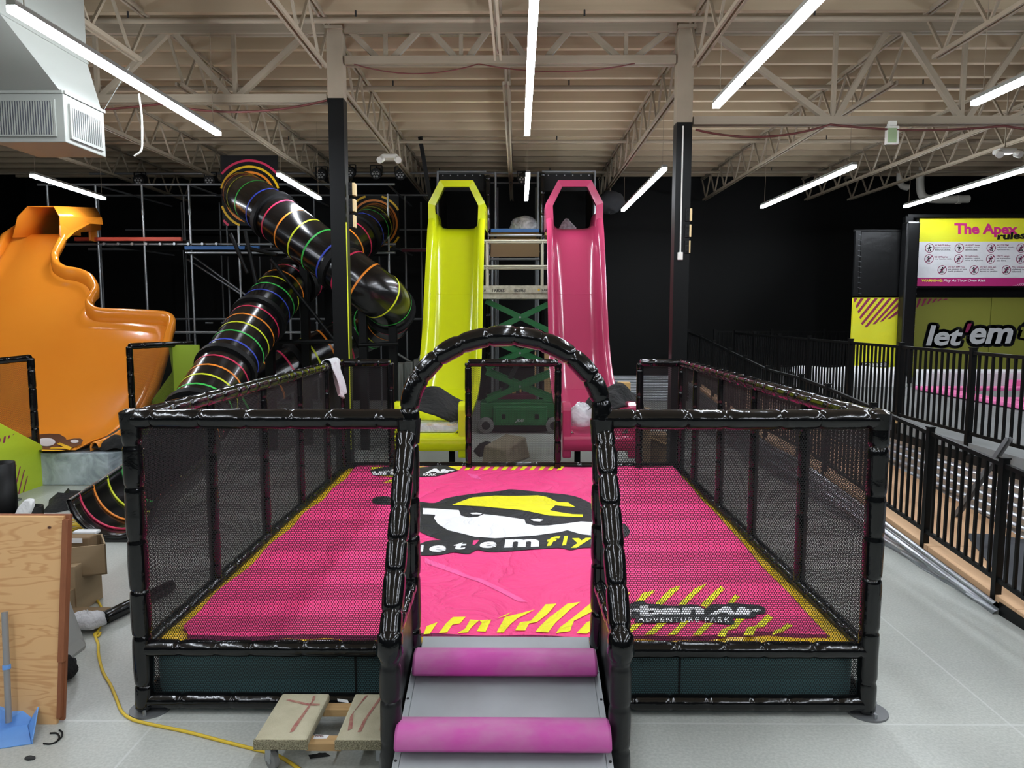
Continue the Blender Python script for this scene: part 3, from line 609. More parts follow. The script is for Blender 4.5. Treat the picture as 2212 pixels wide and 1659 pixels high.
for P in ([(810, 512), (860, 508), (905, 515), (890, 523), (830, 522)], [(1265, 558), (1320, 553), (1362, 564), (1335, 576), (1285, 572)]): print_poly('printed_emblem', P, 'bag_white', D3, **Z6)
print_poly('printed_emblem', [(380, 805), (455, 735), (600, 712), (1000, 728), (1300, 700), (1735, 680), (1760, 720), (1735, 765), (1640, 772), (1560, 788), (1450, 772), (1000, 802), (870, 787), (800, 817), (690, 805), (600, 822), (460, 828)], 'bag_black', D1 + .001, smooth=True, **Z6)
print_text('l', [(450, 750), (468, 750), (462, 800), (444, 800)], 'bag_white', D2, **Z6)
for tx, qd, mt in (('e', [(515, 755), (640, 752), (632, 800), (500, 803)], 'bag_white'), ('t', [(700, 733), (800, 730), (770, 783), (680, 785)], 'bag_white'), ("'", [(840, 716), (880, 714), (855, 748), (828, 750)], 'bag_pink'), ('e', [(890, 728), (1015, 722), (1010, 770), (878, 776)], 'bag_white'), ('m', [(1078, 708), (1330, 705), (1328, 762), (1068, 770)], 'bag_white'), ('f', [(1400, 690), (1490, 684), (1440, 755), (1375, 758)], 'bag_yellow'), ('l', [(1518, 682), (1545, 681), (1530, 752), (1500, 755)], 'bag_yellow'), ('y', [(1575, 700), (1728, 696), (1690, 770), (1560, 772)], 'bag_yellow')):
    print_text(tx, qd, mt, D2, bold=.042, **Z6)
# park name, front right
for P in ([(60, 480), (240, 465), (160, 570), (60, 590)], [(400, 470), (555, 432), (530, 470), (400, 575), (310, 580)], [(740, 420), (870, 372), (850, 420), (640, 620), (550, 610)], [(1060, 410), (1205, 348), (1150, 410), (930, 620), (840, 620)], [(1380, 380), (1430, 420), (1200, 660), (1120, 620)], [(1560, 490), (1620, 515), (1540, 600), (1470, 590)], [(400, 850), (310, 930), (240, 975), (100, 985), (190, 910), (300, 855)], [(700, 845), (540, 990), (410, 1005), (540, 900), (580, 848)], [(990, 810), (960, 850), (810, 1000), (705, 1005), (850, 880), (890, 820)], [(1290, 850), (1120, 1005), (1020, 1005), (1180, 850)], [(1690, 785), (1570, 920), (1470, 940), (1440, 1025), (1335, 1010), (1380, 940), (1500, 880), (1580, 790)], [(1970, 735), (2035, 785), (1920, 900), (1830, 905), (1790, 1005), (1660, 1005), (1710, 905), (1820, 880)], [(2212, 850), (2290, 880), (2150, 960), (2020, 1000), (2050, 940), (2140, 915)]): print_poly('printed_stripe', P, 'bag_yellow', D1, **Z5)
print_poly('printed_badge', [(-170, 640), (-60, 600), (150, 625), (330, 575), (420, 575), (440, 600), (560, 610), (800, 630), (1000, 615), (1110, 630), (1180, 665), (1280, 610), (1420, 615), (1480, 600), (1560, 600), (1760, 615), (1910, 640), (1945, 700), (1920, 730), (1830, 735), (1820, 770), (1690, 785), (1540, 785), (1545, 860), (1350, 845), (1050, 805), (800, 840), (350, 845), (290, 830), (280, 785), (-150, 780)], 'bag_black', D2, smooth=True, **Z5)
print_text('urban', [(-150, 640), (1170, 612), (1170, 735), (-150, 775)], 'bag_white', D3, bold=.05, **Z5)
print_text('Air', [(1215, 640), (1885, 640), (1885, 750), (1215, 750)], 'bag_white', D3, bold=.06, shear=.15, **Z5)
print_text('ADVENTURE PARK', [(340, 785), (1495, 775), (1495, 840), (340, 828)], 'bag_white', D3, bold=.02, spacing=1.35, **Z5)
# stripes, front centre
for P in ([(440, 550), (525, 520), (465, 610), (415, 615)], [(645, 480), (745, 478), (700, 530), (640, 540), (600, 600), (535, 605), (590, 530)], [(780, 500), (850, 505), (790, 560), (760, 600), (680, 605), (740, 570)], [(850, 505), (945, 500), (900, 595), (830, 590), (870, 525)], [(990, 490), (1105, 440), (1060, 470)], [(1050, 480), (1285, 420), (1150, 490), (1100, 530), (1040, 600), (985, 600), (1030, 520)], [(1370, 380), (1455, 375), (1380, 460), (1300, 520), (1240, 530), (1210, 585), (1130, 585), (1170, 520), (1250, 510)], [(1540, 375), (1640, 362), (1560, 420), (1450, 520), (1390, 600), (1290, 595), (1330, 545), (1400, 480)], [(1740, 355), (1745, 430), (1590, 510), (1560, 590), (1450, 605), (1480, 560), (1560, 500)], [(1745, 500), (1745, 570), (1690, 610), (1610, 605), (1690, 520)]): print_poly('printed_stripe', P, 'bag_yellow', D1, **Z7)
# back edge: second park name and stripes
print_poly('printed_stripe', [(802, 1009), (900, 1008), (985, 1007), (1000, 1010), (960, 1016), (900, 1026), (850, 1042), (828, 1042), (860, 1030), (820, 1028), (800, 1012)], 'bag_yellow', D1)
print_poly('printed_badge', [(800, 1016), (830, 1008), (900, 1010), (960, 1004), (975, 1010), (990, 1016), (960, 1024), (945, 1028), (900, 1030), (860, 1028), (806, 1027)], 'bag_black', D2)
print_text('urban', [(806, 1014), (905, 1011), (905, 1024), (803, 1026)], 'bag_white', D3, bold=.05); print_text('Air', [(922, 1012), (985, 1013), (978, 1021), (918, 1022)], 'bag_white', D3, bold=.06); print_text('PARK', [(914, 1023), (943, 1023), (942, 1028), (913, 1028)], 'bag_white', D3, bold=.02)
for i in range(12):
    px = 990 + i * 20
    print_poly('printed_stripe', [(px, 1007), (px + 10, 1007), (px + 2, 1015), (px - 8, 1016)], 'bag_yellow', D1)
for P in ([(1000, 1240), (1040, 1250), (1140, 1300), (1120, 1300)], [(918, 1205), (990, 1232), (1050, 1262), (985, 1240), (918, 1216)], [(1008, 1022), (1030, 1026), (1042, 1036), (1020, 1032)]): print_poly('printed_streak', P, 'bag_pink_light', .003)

# ---- entry ramp with two foam rolls
rx0, rx1 = -.575, .435
ramp = thing('entry_ramp', 'grey entry ramp with two magenta foam rolls below the arch', 'ramp', (mx, 3.3, 0))
def rz(y): return .42 - .235 * (4.1 - y)
MB().prism([(rx0, 4.13, .36), (rx0, 4.19, .42), (rx0, 4.19, rz(4.19) + .015), (rx0, 4.1, rz(4.1)), (rx0, 2.35, .01), (rx0, 2.3, 0), (rx0, 4.13, 0)], (rx1 - rx0, 0, 0)).build('board', 'ramp_grey', ramp, bevel=.006)
for s, x in ((-1, rx0), (1, rx1)):
    e = MB().prism([(x, 4.1, rz(4.1) + .004), (x, 2.4, rz(2.4) + .004), (x, 2.4, rz(2.4) - .03), (x, 4.1, rz(4.1) - .03)], (s * .03, 0, 0)).build('edge_flange', 'ramp_grey', ramp)
    for k in range(7):
        y = 2.7 + k * .2; MB().tube([(x + s * .018, y, rz(y)), (x + s * .018, y, rz(y) + .008)], .007, 8).build('bolt', 'rubber', e)
for yc, hw in ((3.92, .515), (3.41, .53)):
    zc = rz(yc); r = .13; m = MB(); n = 18; prof = []
    for i in range(n + 1):
        a = math.pi * i / n; prof.append((yc - r * math.cos(a) * 1.0, zc - .03 * math.cos(a) * -1 + r * 1.02 * math.sin(a)))
    xc = (rx0 + rx1) / 2; poly = [(xc - hw, y, z) for y, z in prof]
    m.prism(poly, (2 * hw, 0, 0)).build('foam_roll', 'roll', ramp, smooth=35, bevel=.015, label='magenta vinyl half-round foam roll')

# ================================================================== SLIDES AND TOWERS
def interp(pts, y):
    for (a, za), (b, zb) in zip(pts, pts[1:]):
        if min(a, b) <= y <= max(a, b): return za + (zb - za) * (y - a) / (b - a)
    return pts[0][1] if abs(y - pts[0][0]) < abs(y - pts[-1][0]) else pts[-1][1]
def drop_slide(name, xc, hwid, mat, label, hood_label):
    t = thing(name, label, 'slide', (xc, 12, 0))
    prof = catmull([(0, 15.2, 4.12), (0, 14.55, 4.1), (0, 14.2, 3.9), (0, 13.9, 3.3), (0, 13.5, 2.45), (0, 13.05, 1.65), (0, 12.5, 1.14), (0, 11.8, .88), (0, 11.0, .79), (0, 10.2, .76), (0, 9.75, .76)], 6)
    prof, _ = resample(prof, .07); n = len(prof); m = MB(); rings = []
    for i, p in enumerate(prof):
        a = prof[max(0, i - 1)]; b = prof[min(n - 1, i + 1)]; d = (b - a).normalized(); nn = Vector((0, -d.z, d.y)); nn = -nn if nn.z < 0 and nn.y > 0 else nn
        if nn.z < 0: nn = -nn
        h = .3; w_ = hwid
        sec = [(-w_ - .02, h - .06), (-w_ - .02, h), (-w_ + .05, h + .01), (-w_ + .09, h - .02), (-w_ + .12, .1), (-w_ + .2, .015), (-w_ + .3, 0), (w_ - .3, 0), (w_ - .2, .015), (w_ - .12, .1), (w_ - .09, h - .02), (w_ - .05, h + .01), (w_ + .02, h), (w_ + .02, h - .06)]
        rings.append([Vector((xc + sx, p.y, p.z)) + nn * sh for sx, sh in sec])
    k = len(rings[0]); vs = [v for r_ in rings for v in r_]; fs = [(i * k + j, i * k + j + 1, (i + 1) * k + j + 1, (i + 1) * k + j) for i in range(n - 1) for j in range(k - 1)]
    m.add(vs, fs).build('chute', mat, t, smooth=50, solid=.012)
    # seams of the moulded sections
    for i in (int(n * .33), int(n * .62)):
        m = MB().tube([v + Vector((0, -.004, .004)) for v in rings[i][3:-3]], .005, 5); m.build('section_seam', mat, t)
    # exit: tall rounded cheeks and a front lip
    y0 = 9.7
    for s in (-1, 1):
        xx = xc - .025 * (1 if xc < 0 else -1) + s * (hwid - .13); poly = [(xx, y0, .44), (xx, y0, 1.1), (xx, y0 + .02, 1.16), (xx, y0 + .12, 1.2), (xx, y0 + .26, 1.2), (xx, y0 + .5, 1.12), (xx, y0 + .8, 1.05), (xx, y0 + .8, .7), (xx, y0 + .3, .48)]
        MB().prism(poly, (s * .12, 0, 0)).build('exit_cheek', mat, t, bevel=.018)
    m = MB(); lip = []
    for i in range(9):
        a = math.pi / 2 * i / 8; lip.append((y0 - .02 + .1 - .1 * math.sin(a), .78 - .1 + .1 * math.cos(a)))
    lip += [(y0 - .02, .58), (y0, .54), (y0 + .2, .56), (y0 + .4, .71)]
    m.prism([(xc - hwid + .05, y, z) for y, z in lip], (2 * hwid - .1, 0, 0)).build('exit_lip', mat, t, smooth=50)
    boxo('exit_foot', xc + hwid - .3, xc + hwid - .22, y0 + .2, y0 + .28, 0, .6, 'black_steel', t); boxo('exit_foot', xc - hwid + .22, xc - hwid + .3, y0 + .2, y0 + .28, 0, .6, 'black_steel', t)
    # hood: faceted arch
    z0 = 4.05; zt = 4.98; arch_o = [(-hwid - .03, z0), (-hwid - .03, z0 + .5), (-hwid + .2, zt), (hwid - .2, zt), (hwid + .03, z0 + .5), (hwid + .03, z0)]
    ins = .04; arch_i = [(-hwid + .12, z0 + .05), (-hwid + .1, z0 + .45), (-hwid + .28, zt - .12), (hwid - .28, zt - .12), (hwid - .1, z0 + .45), (hwid - .12, z0 + .05)]
    ya, yb = 14.12, 15.3; N = 6; vs = [(xc + x, ya, z) for x, z in arch_o] + [(xc + x, ya + .02, z) for x, z in arch_i] + [(xc + x, yb, z + .06) for x, z in arch_o] + [(xc + x * 1.02, yb, z + .03) for x, z in arch_o]
    fs = []
    for i in range(N - 1): fs += [(i, i + 1, N + i + 1, N + i), (i, i + 1, 2 * N + i + 1, 2 * N + i), (N + i, N + i + 1, 2 * N + i + 1, 2 * N + i)]
    MB().add(vs, fs).build('hood', mat, t, label=hood_label)
    return t
drop_slide('yellow_slide', -1.18, .52, 'lime_gel', 'tall lime yellow drop slide with a faceted hood', None)
drop_slide('pink_slide', 1.1, .52, 'pink_gel', 'tall pink drop slide with a faceted hood', None)
# things lying in the slide ends
c = Vector((-1.2, 10.35, .78)); m = MB()
def sheetf(s, t_): x = -1.72 + s * 1.0; y = 9.98 + t_ * .75; return (x, y, 1.0 + .14 * math.sin(s * 2.6 + .3) - .3 * max(0, s - .55) + .16 * t_ + .03 * math.sin(9 * s + 4 * t_) - .2 * (1 - t_) * s)
o = m.grid(sheetf, 22, 14).build('net_sheet', 'cloth_black', None, smooth=60, solid=.01); tag(o, 'bunched black mesh sheet lying in the yellow slide end', 'mesh sheet')
t = thing('wrapped_box', 'flat film-wrapped box in the mouth of the yellow slide', 'box', (-1.08, 9.95, .6)); boxo('box_body', -1.42, -.78, 9.82, 10.2, .78, .87, 'banner_white', t, .01); boxo('print_band', -1.28, -.86, 9.818, 10.19, .875, .878, 'print_gold', t)
MB().box(-1.44, -.76, 9.81, 10.22, .775, .9).build('film_wrap', 'film_clear', t, bevel=.03)
def blob(name, c, r, mat, parent, seed, nu=20, nv=12, rough=.15, flat=True):
    rnd = random.Random(seed); ph = [(rnd.uniform(0, 6), rnd.uniform(2, 6), rnd.uniform(1, 4)) for _ in range(5)]
    def f(s, t_):
        a = 2 * math.pi * s; b = math.pi * (t_ - .5); k = 1 + rough * sum(math.sin(p0 + p1 * a // 1 * 0 + round(p1) * a + p2 * b * 2) for p0, p1, p2 in ph) / 3
        z = math.sin(b) * r[2] * k
        if flat: z = max(z, -r[2] * .35)
        return (c[0] + math.cos(a) * math.cos(b) * r[0] * k, c[1] + math.sin(a) * math.cos(b) * r[1] * k, c[2] + z)
    return MB().grid(f, nu, nv).build(name, mat, parent, smooth=70)
t = thing('plastic_bag', 'clear plastic bag of white stuffing in the pink slide end', 'bag', (.9, 10.0, .62)); blob('bag_film', (.9, 10.0, .93), (.2, .18, .22), 'film_clear', t, 3); blob('stuffing', (.88, 10.05, .97), (.16, .14, .18), 'paper_white', t, 4)
def cl(s, t_): x = .95 + s * .85; y = 9.9 + t_ * .7; return (x, y, 1.0 + .38 * math.sin(min(1, s * 1.15) * 2.4) * (.55 + .45 * t_) + .05 * math.sin(11 * s) * math.cos(7 * t_) - .25 * (1 - t_) * (s - .2))
tag(MB().grid(cl, 22, 14).build('black_fabric', 'cloth_black', None, smooth=60, solid=.01), 'black fabric heaped over the pink slide end', 'fabric')
t = thing('timber_block', 'pale timber block standing behind the black fabric on the pink slide', 'timber', (1.55, 10.7, .6)); MB().box(1.5, 1.68, 10.62, 10.75, .78, 1.4).build('block', 'tan_wood', t, bevel=.006)

# ---- orange slide
tO = thing('orange_slide', 'wide glossy orange wave slide with a hooded top', 'slide', (-8, 12, 0))
OP = [(15.3, 4.02), (14.5, 4.0), (14.25, 3.85), (13.9, 3.45), (13.4, 2.85), (12.65, 2.05), (12.3, 1.58), (11.9, 1.14), (11.5, .86), (11.0, .64), (10.5, .52), (9.98, .495)]
OPs = catmull([(0, y, z) for y, z in OP], 8)
def oz(y):
    for a, b in zip(OPs, OPs[1:]):
        if b.y <= y <= a.y: f = (a.y - y) / max(1e-9, a.y - b.y); return a.z + (b.z - a.z) * f
    return OPs[0].z if y > OPs[0].y else OPs[-1].z
def rimh(y): return .36 if y > 12.4 else max(.1, .36 - (12.4 - y) * .22)
def on_orange(px, py, add):
    d = ray(px, py); y = 9.5
    prev = None
    while y < 15.2:
        p = O + d * (y / d.y); g = p.z - (oz(y) + add(y))
        if prev is not None and prev > 0 and g <= 0: return p
        prev = g; y += .004
    return O + d * (14.6 / d.y)
rim_px = [(128, 505), (119, 523), (110, 541), (111, 552), (116, 563), (136, 575), (163, 580), (184, 589), (195, 604), (198, 619), (188, 635), (184, 649), (195, 661), (217, 667), (271, 669), (332, 672), (355, 675), (363, 684), (357, 710)]
rim = [on_orange(a, b, rimh) for a, b in rim_px]; y_last = rim[-1].y
rim = [Vector((p.x, p.y, 0)) for p in rim]
rim = [Vector((rim[0].x - .02, 14.75, 0)), Vector((rim[0].x - .02, 14.6, 0))] + [p for p in rim if p.y < 14.5]
for y in (12.2, 11.9, 11.5, 11.0, 10.5, 9.98): rim.append(Vector((-6.12 + (12.4 - y) * .03, y, 0)))
rs = [rim[0]]
for p in rim[1:]:
    if p.y > rs[-1].y - .012: p = Vector((p.x, rs[-1].y - .012, 0))
    rs.append(p)
rc = catmull(rs, 6); rm = [rc[0]]
for p in rc[1:]: rm.append(Vector((p.x, min(p.y, rm[-1].y - .0015), 0)))
def xl(y): return interp([(15.3, -9.9), (13.9, -9.9), (13.4, -10.0), (12.7, -11.2), (9.9, -11.6)], y)
m = MB(); NC = 26; n = len(rm); vs = []
for p in rm:
    L_, R_ = xl(p.y), p.x; z = oz(p.y)
    for j in range(NC + 1):
        f = j / NC; x = L_ + (R_ - L_) * f; d = min(x - L_, R_ - x); vs.append((x, p.y, z + .12 * max(0, 1 - d / .22) ** 2))
fs = [(i * (NC + 1) + j, i * (NC + 1) + j + 1, (i + 1) * (NC + 1) + j + 1, (i + 1) * (NC + 1) + j) for i in range(n - 1) for j in range(NC)]
m.add(vs, fs).build('slide_bed', 'orange', tO, smooth=60, solid=.012)
def side_wall(poly, sgn, name):
    """upright edge with a rounded lip along the plan curve"""
    m = MB(); k = 7; vs = []; n = len(poly)
    for i, p in enumerate(poly):
        a, b = poly[max(0, i - 1)], poly[min(n - 1, i + 1)]; d = (b - a).normalized(); out = Vector((-d.y, d.x, 0)) * sgn; z = oz(p.y); h = rimh(p.y)
        for o_, zz in ((-.0, -.02), (-.0, h - .05), (.015, h - .01), (.05, h + .01), (.09, h - .005), (.115, h - .05), (.115, max(.03, h - .2))): vs.append(Vector((p.x, p.y, z + (zz if p.y < 14.05 else min(zz, h - .12)))) + out * (o_ if p.y < 14.05 else o_ * .2))
    m.add(vs, [(i * k + j, i * k + j + 1, (i + 1) * k + j + 1, (i + 1) * k + j) for i in range(n - 1) for j in range(k - 1)]).build(name, 'orange', tO, smooth=60, solid=.01)
side_wall(rm, 1, 'side_wall'); side_wall([Vector((xl(p.y), p.y, 0)) for p in rm[::3]], -1, 'side_wall')
# hood
fa = [(27, 513), (38, 468), (60, 446), (116, 446), (128, 468), (128, 508)]; F = [Py(a, b, 13.95) for a, b in fa]; B = [Vector((p.x + .06, 15.25, p.z + .16)) for p in F]; B[-1].z = F[-1].z + .25
m = MB(); m.add(F + B, [(i, i + 1, 7 + i, 6 + i) for i in range(5)]).build('hood', 'orange', tO, smooth=20, solid=.015)
m = MB(); sidep = [F[4], F[5], Py(135, 524, 13.95), Vector((F[5].x + .03, 14.4, F[5].z + .12)), Vector((F[5].x + .06, 14.85, F[5].z + .33)), Vector((F[5].x + .1, 15.25, F[5].z + .36)), B[4]]
m.prism(sidep, (.015, 0, 0)).build('hood_cheek', 'orange', tO)
boxo('back_panel', -9.02, -8.98, 15.25, 15.5, 3.95, 4.6, 'orange', tO)
# printed animal-face patch near the foot of the slide
def bedprint(pts, mat, off):
    P = []
    for u, v in pts: p = on_orange(u / 4.878, 740 + v / 4.878, lambda y: off); P.append(Vector((p.x, p.y, oz(p.y) + off)))
    m = MB().add(P, [tuple(range(len(P)))])
    bm = bmesh.new(); vv = [bm.verts.new(q - base_of(tO)) for q in m.v]; bm.faces.new(vv); bmesh.ops.triangulate(bm, faces=bm.faces)
    for k in range(60):
        bmesh.ops.bisect_plane(bm, geom=bm.verts[:] + bm.edges[:] + bm.faces[:], plane_co=(0, 9.95 + k * .03 - 12, 0), plane_no=(0, 1, 0))
    for v in bm.verts: v.co.z = oz(v.co.y + 12) + off
    me = bpy.data.meshes.new('printed_patch'); bm.to_mesh(me); bm.free(); me.materials.append(MATS[mat]); o = bpy.data.objects.new('printed_patch', me); C.objects.link(o); o.parent = tO
ell = lambda cx, cy, rx, ry: [(cx + rx * math.cos(a), cy + ry * math.sin(a)) for a in [2 * math.pi * i / 20 for i in range(20)]]
bedprint([(290, 1000), (400, 970), (520, 958), (630, 965), (690, 1000), (700, 1025), (780, 1010), (850, 1010), (875, 1030), (850, 1075), (760, 1110), (640, 1140), (440, 1142), (350, 1130)], 'brown', .014)
bedprint(ell(488, 1048, 95, 44), 'print_white', .019); bedprint(ell(785, 1040, 45, 17), 'print_white', .019)
bedprint([(440, 1128), (640, 1132), (690, 1140), (440, 1142)], 'print_gold', .022); bedprint([(630, 1052), (760, 1105), (735, 1132), (690, 1118), (520, 1116), (540, 1104), (680, 1103), (600, 1068)], 'print_gold', .022)

# ---- tube slides
CYC = ['st_red', 'st_orange', 'st_yellow', 'st_green', 'st_blue', 'st_purple']
def tube_slide(name, pts, r, label, sections, flange_r, loc, stripe_gap=.26):
    t = thing(name, label, 'slide', loc)
    P, tot = resample(catmull(pts, 14), .05); n = len(P)
    cuts = [0] + [int(n * f) for f in sections] + [n - 1]; si = 0
    for a, b in zip(cuts, cuts[1:]):
        MB().tube(P[a:b + 1], r, 28).build('tube_section', 'tube_black', t, smooth=60)
        c = P[b]
        if b < n - 1:
            MB().tube([P[b - 1], P[b], P[min(n - 1, b + 1)]], lambda i: flange_r, 28).build('joint_flange', 'black_matte', t, smooth=60)
        s = a + 4
        k = 0
        while s < b - 2:
            MB().tube([P[s].lerp(P[s + 1], .1), P[s].lerp(P[s + 1], .8)], r + .004, 28, cap=False).build('stripe', CYC[k % 6], t, smooth=60); k += 1; s += max(4, int(stripe_gap / .05))
    return t, P
tA, PA = tube_slide('tube_slide', [Py(528, 418, 14.6), Py(535, 425, 14.0), Py(560, 442, 13.5), Py(640, 503, 13.0), Py(740, 578, 12.6), Py(805, 627, 12.5), Py(838, 655, 12.9), Py(838, 690, 13.7), Py(790, 712, 14.2), Py(720, 748, 14.0), Py(640, 790, 13.6), Py(560, 835, 13.2), Py(500, 870, 12.9)], .42, 'black tube slide with rainbow bands running down to the right, then doubling back', [.2, .385, .55, .72, .85], .47, (-3.5, 13, 0), .36)
tB, PB = tube_slide('tube_slide', [Py(812, 480, 16.2), Py(805, 488, 15.6), Py(785, 505, 15.0), Py(735, 540, 14.4), Py(665, 592, 13.8), Py(608, 630, 13.1), Py(560, 690, 12.2), Py(510, 765, 11.3), Py(455, 850, 10.4), Py(415, 920, 9.7), Py(388, 968, 9.15)], .42, 'black tube slide with rainbow bands running down to the left behind the pen', [.17, .4, .585, .76, .9], .47, (-4.2, 11.5, 0))
# entry panels with arcs
def entry_panel(t, c, w_, h_, yaw_c, r0):
    x, y, z = c; boxo('entry_panel', x - w_ / 2, x + w_ / 2, y, y + .03, z - h_ / 2, z + h_ / 2, 'black_matte', t)
    for r_, mt in ((r0, 'st_red'), (r0 - .12, 'print_gold'), (r0 - .23, 'st_orange')):
        pts = []
        for i in range(65):
            a = 2 * math.pi * i / 64; X_, Z_ = x + r_ * math.cos(a), yaw_c + r_ * math.sin(a)
            if abs(X_ - x) < w_ / 2 and abs(Z_ - z) < h_ / 2: pts.append((X_, Z_, a))
        run = []
        for i in range(len(pts) + 1):
            if i < len(pts) and (not run or abs(pts[i][2] - run[-1][2]) < .15): run.append(pts[i]); continue
            if len(run) > 2:
                m = MB(); N = len(run); m.add([(q[0] + (k * .022) * math.cos(q[2]), y - .004, q[1] + k * .022 * math.sin(q[2])) for k in (-1, 1) for q in run], [(j, j + 1, N + j + 1, N + j) for j in range(N - 1)]); m.build('printed_arc', mt, t)
            run = [pts[i]] if i < len(pts) else []
pA = Py(540, 415, 14.7); entry_panel(tA, (pA.x, 14.7, pA.z + .03), 1.15, 1.38, pA.z - .1, .72)
pB = Py(808, 480, 16.3); entry_panel(tB, (pB.x, 16.3, pB.z), 1.12, 1.15, pB.z - .03, .74)
# exit trough of tube B
m = MB(); tr = catmull([(-4.32, 9.25, .68), (-4.34, 8.7, .58), (-4.34, 8.1, .52), (-4.28, 7.4, .515)], 8); tr, _ = resample(tr, .06); n = len(tr); vs = []; K = 16
for i, p in enumerate(tr):
    f = i / (n - 1); open_ = math.radians(200 - 40 * f) / 2; rr = .42 + .05 * f
    for j in range(K + 1):
        a = -math.pi / 2 + (j / K - .5) * 2 * open_; vs.append((p.x + rr * math.cos(a), p.y, p.z + rr * math.sin(a) * (1 if f < .8 else 1 - .1 * (f - .8))))
trough = m.add(vs, [(i * (K + 1) + j, i * (K + 1) + j + 1, (i + 1) * (K + 1) + j + 1, (i + 1) * (K + 1) + j) for i in range(n - 1) for j in range(K)]).build('exit_trough', 'tube_black', tB, smooth=60, solid=.03)
last = [Vector(vs[(n - 1) * (K + 1) + j]) for j in range(K + 1)]
MB().tube(last, .028, 8).build('trough_rim', 'tube_black', tB, smooth=60)
MB().tube([Vector(vs[i * (K + 1)]) for i in range(n)], .026, 8).build('trough_rim', 'tube_black', tB, smooth=60); MB().tube([Vector(vs[i * (K + 1) + K]) for i in range(n)], .026, 8).build('trough_rim', 'tube_black', tB, smooth=60)
lo = [Vector((p.x, p.y - .02, .0)) for p in last[4:13]]; up_ = [Vector((p.x, p.y - .0, p.z)) for p in last[4:13]]; N = len(lo)
MB().add(up_ + lo, [(j, j + 1, N + j + 1, N + j) for j in range(N - 1)]).build('trough_foot', 'tube_black', tB, smooth=60, solid=.02)
for i, mt in ((n - 4, 'st_red'), (n - 9, 'st_orange'), (n - 14, 'st_yellow'), (n - 19, 'st_green')):
    if i > 0: MB().tube([Vector(vs[i * (K + 1) + j]) * 1 + Vector((0, 0, .018)) + (Vector((tr[i].x, tr[i].y, tr[i].z)) - Vector(vs[i * (K + 1) + j])).normalized() * .012 for j in range(K + 1)], .013, 6).build('stripe', mt, tB, smooth=60)
# supports of the tubes
def stand(x, y, z, t): boxo('support_post', x - .07, x + .07, y - .07, y + .07, 0, z, 'black_steel', t)
for f in (.26, .42, .5): p = PA[int(len(PA) * f)]; stand(p.x + .1, p.y + .15, p.z - .4, tA)
for f in (.3, .55): p = PB[int(len(PB) * f)]; stand(p.x, p.y + .2, p.z - .4, tB)
for a, b in (((585, 560), (725, 738)), ((530, 535), (598, 550)), ((600, 738), (725, 738)), ((775, 745), (860, 742)), ((498, 505), (535, 590)), ((530, 500), (555, 620))):
    pipe('brace', Py(*a, 12.6), Py(*b, 12.6), .035, 'black_steel', tA)

# ---- play tower scaffolds of galvanised pipe
def tower(name, label, loc): return thing(name, label, 'play tower', loc)
T1 = tower('play_tower', 'galvanised pipe play tower frame carrying the orange and tube slides', (-6, 16, 0))
def vpipe(x, y, z0, z1, t, r=.024, mat='galv'): pipe('upright_pipe', (x, y, z0), (x, y, z1), r, mat, t)
for i, x in enumerate((-10.0, -8.97, -7.98, -6.98, -5.95, -4.9, -3.85, -2.75)):
    vpipe(x, 15.5, 0, 5.15 if x < -6.5 else 4.95, T1)
    vpipe(x + .1, 17.2, 0, 5.2, T1, .022, 'galv_dull'); vpipe(x + .25, 18.9, 0, 5.3, T1, .022, 'galv_dull')
    if i in (1, 2, 3):
        pipe('pipe_sleeve', (x, 15.5, 4.52), (x, 15.5, 4.64), .034, 'galv', T1)
for y, z, mt in ((15.5, 5.15, 'galv_dull'), (15.5, 3.9, 'galv'), (17.2, 5.2, 'galv_dull'), (17.2, 3.95, 'galv_dull'), (15.5, 2.02, 'galv'), (18.9, 4.6, 'galv_dull'), (17.2, 2.3, 'galv_dull')):
    pipe('cross_pipe', (-10.2, y, z), (-2.6 if y < 16 else -1.9, y, z), .026, mt, T1)
for x in (-8.97, -6.98, -4.9, -2.75):
    for z in (3.9, 5.15): pipe('depth_pipe', (x, 15.5, z), (x, 18.9, z + .05), .022, 'galv_dull', T1)
a = Py(165, 521, 15.45); b = Py(394, 519, 15.45); rod('deck_edge', (a.x, 15.42, 4.0), (b.x, 15.42, 4.0), .075, .08, 'red_foam', T1)
boxo('deck', -9.0, -7.0, 15.5, 17.2, 3.93, 3.98, 'black_matte', T1); boxo('deck', -6.95, -2.8, 15.5, 17.2, 3.78, 3.83, 'black_matte', T1)
a = Py(402, 536, 15.45); b = Py(500, 534, 15.45); rod('deck_edge', (a.x, 15.42, a.z), (b.x + .6, 15.42, a.z), .07, .08, 'blue_foam', T1); pipe('cross_pipe', (a.x, 15.43, a.z - .1), (-2.6, 15.43, a.z - .1), .026, 'galv', T1)
a = Py(868, 541, 16.9); rod('deck_edge', (a.x, 16.9, a.z), (a.x + 1.2, 16.9, a.z), .06, .08, 'maroon_foam', T1)
for k in range(9):
    x = -8.8 + k * .3; pipe('clamp', (x, 15.46, 3.9), (x, 15.4, 3.9), .03, 'galv', T1)
for a, b in (((405, 545), (535, 640)), ((405, 560), (520, 635)), ((705, 690), (760, 722)), ((845, 755), (900, 790)), ((880, 820), (925, 740))): pipe('stair_stringer', Py(*a, 17.0), Py(*b, 17.0), .026, 'galv', T1)
for px in (452, 486, 660, 690): p = Py(px, 699, 15.5); pipe('pipe_flange', (p.x, 15.5, p.z), (p.x, 15.5, p.z + .03), .08, 'galv', T1)
T2 = tower('play_tower', 'central play tower of black padded posts behind the two drop slides', (0, 16.2, 0))
def post2(px, Y, z0, z1, r=.06, mat='vinyl'): x = Py(px, 500, Y).x; padded('padded_post', [(x, Y, z0), (x, Y, z1)], r, mat, T2, .4, seed=px); return x
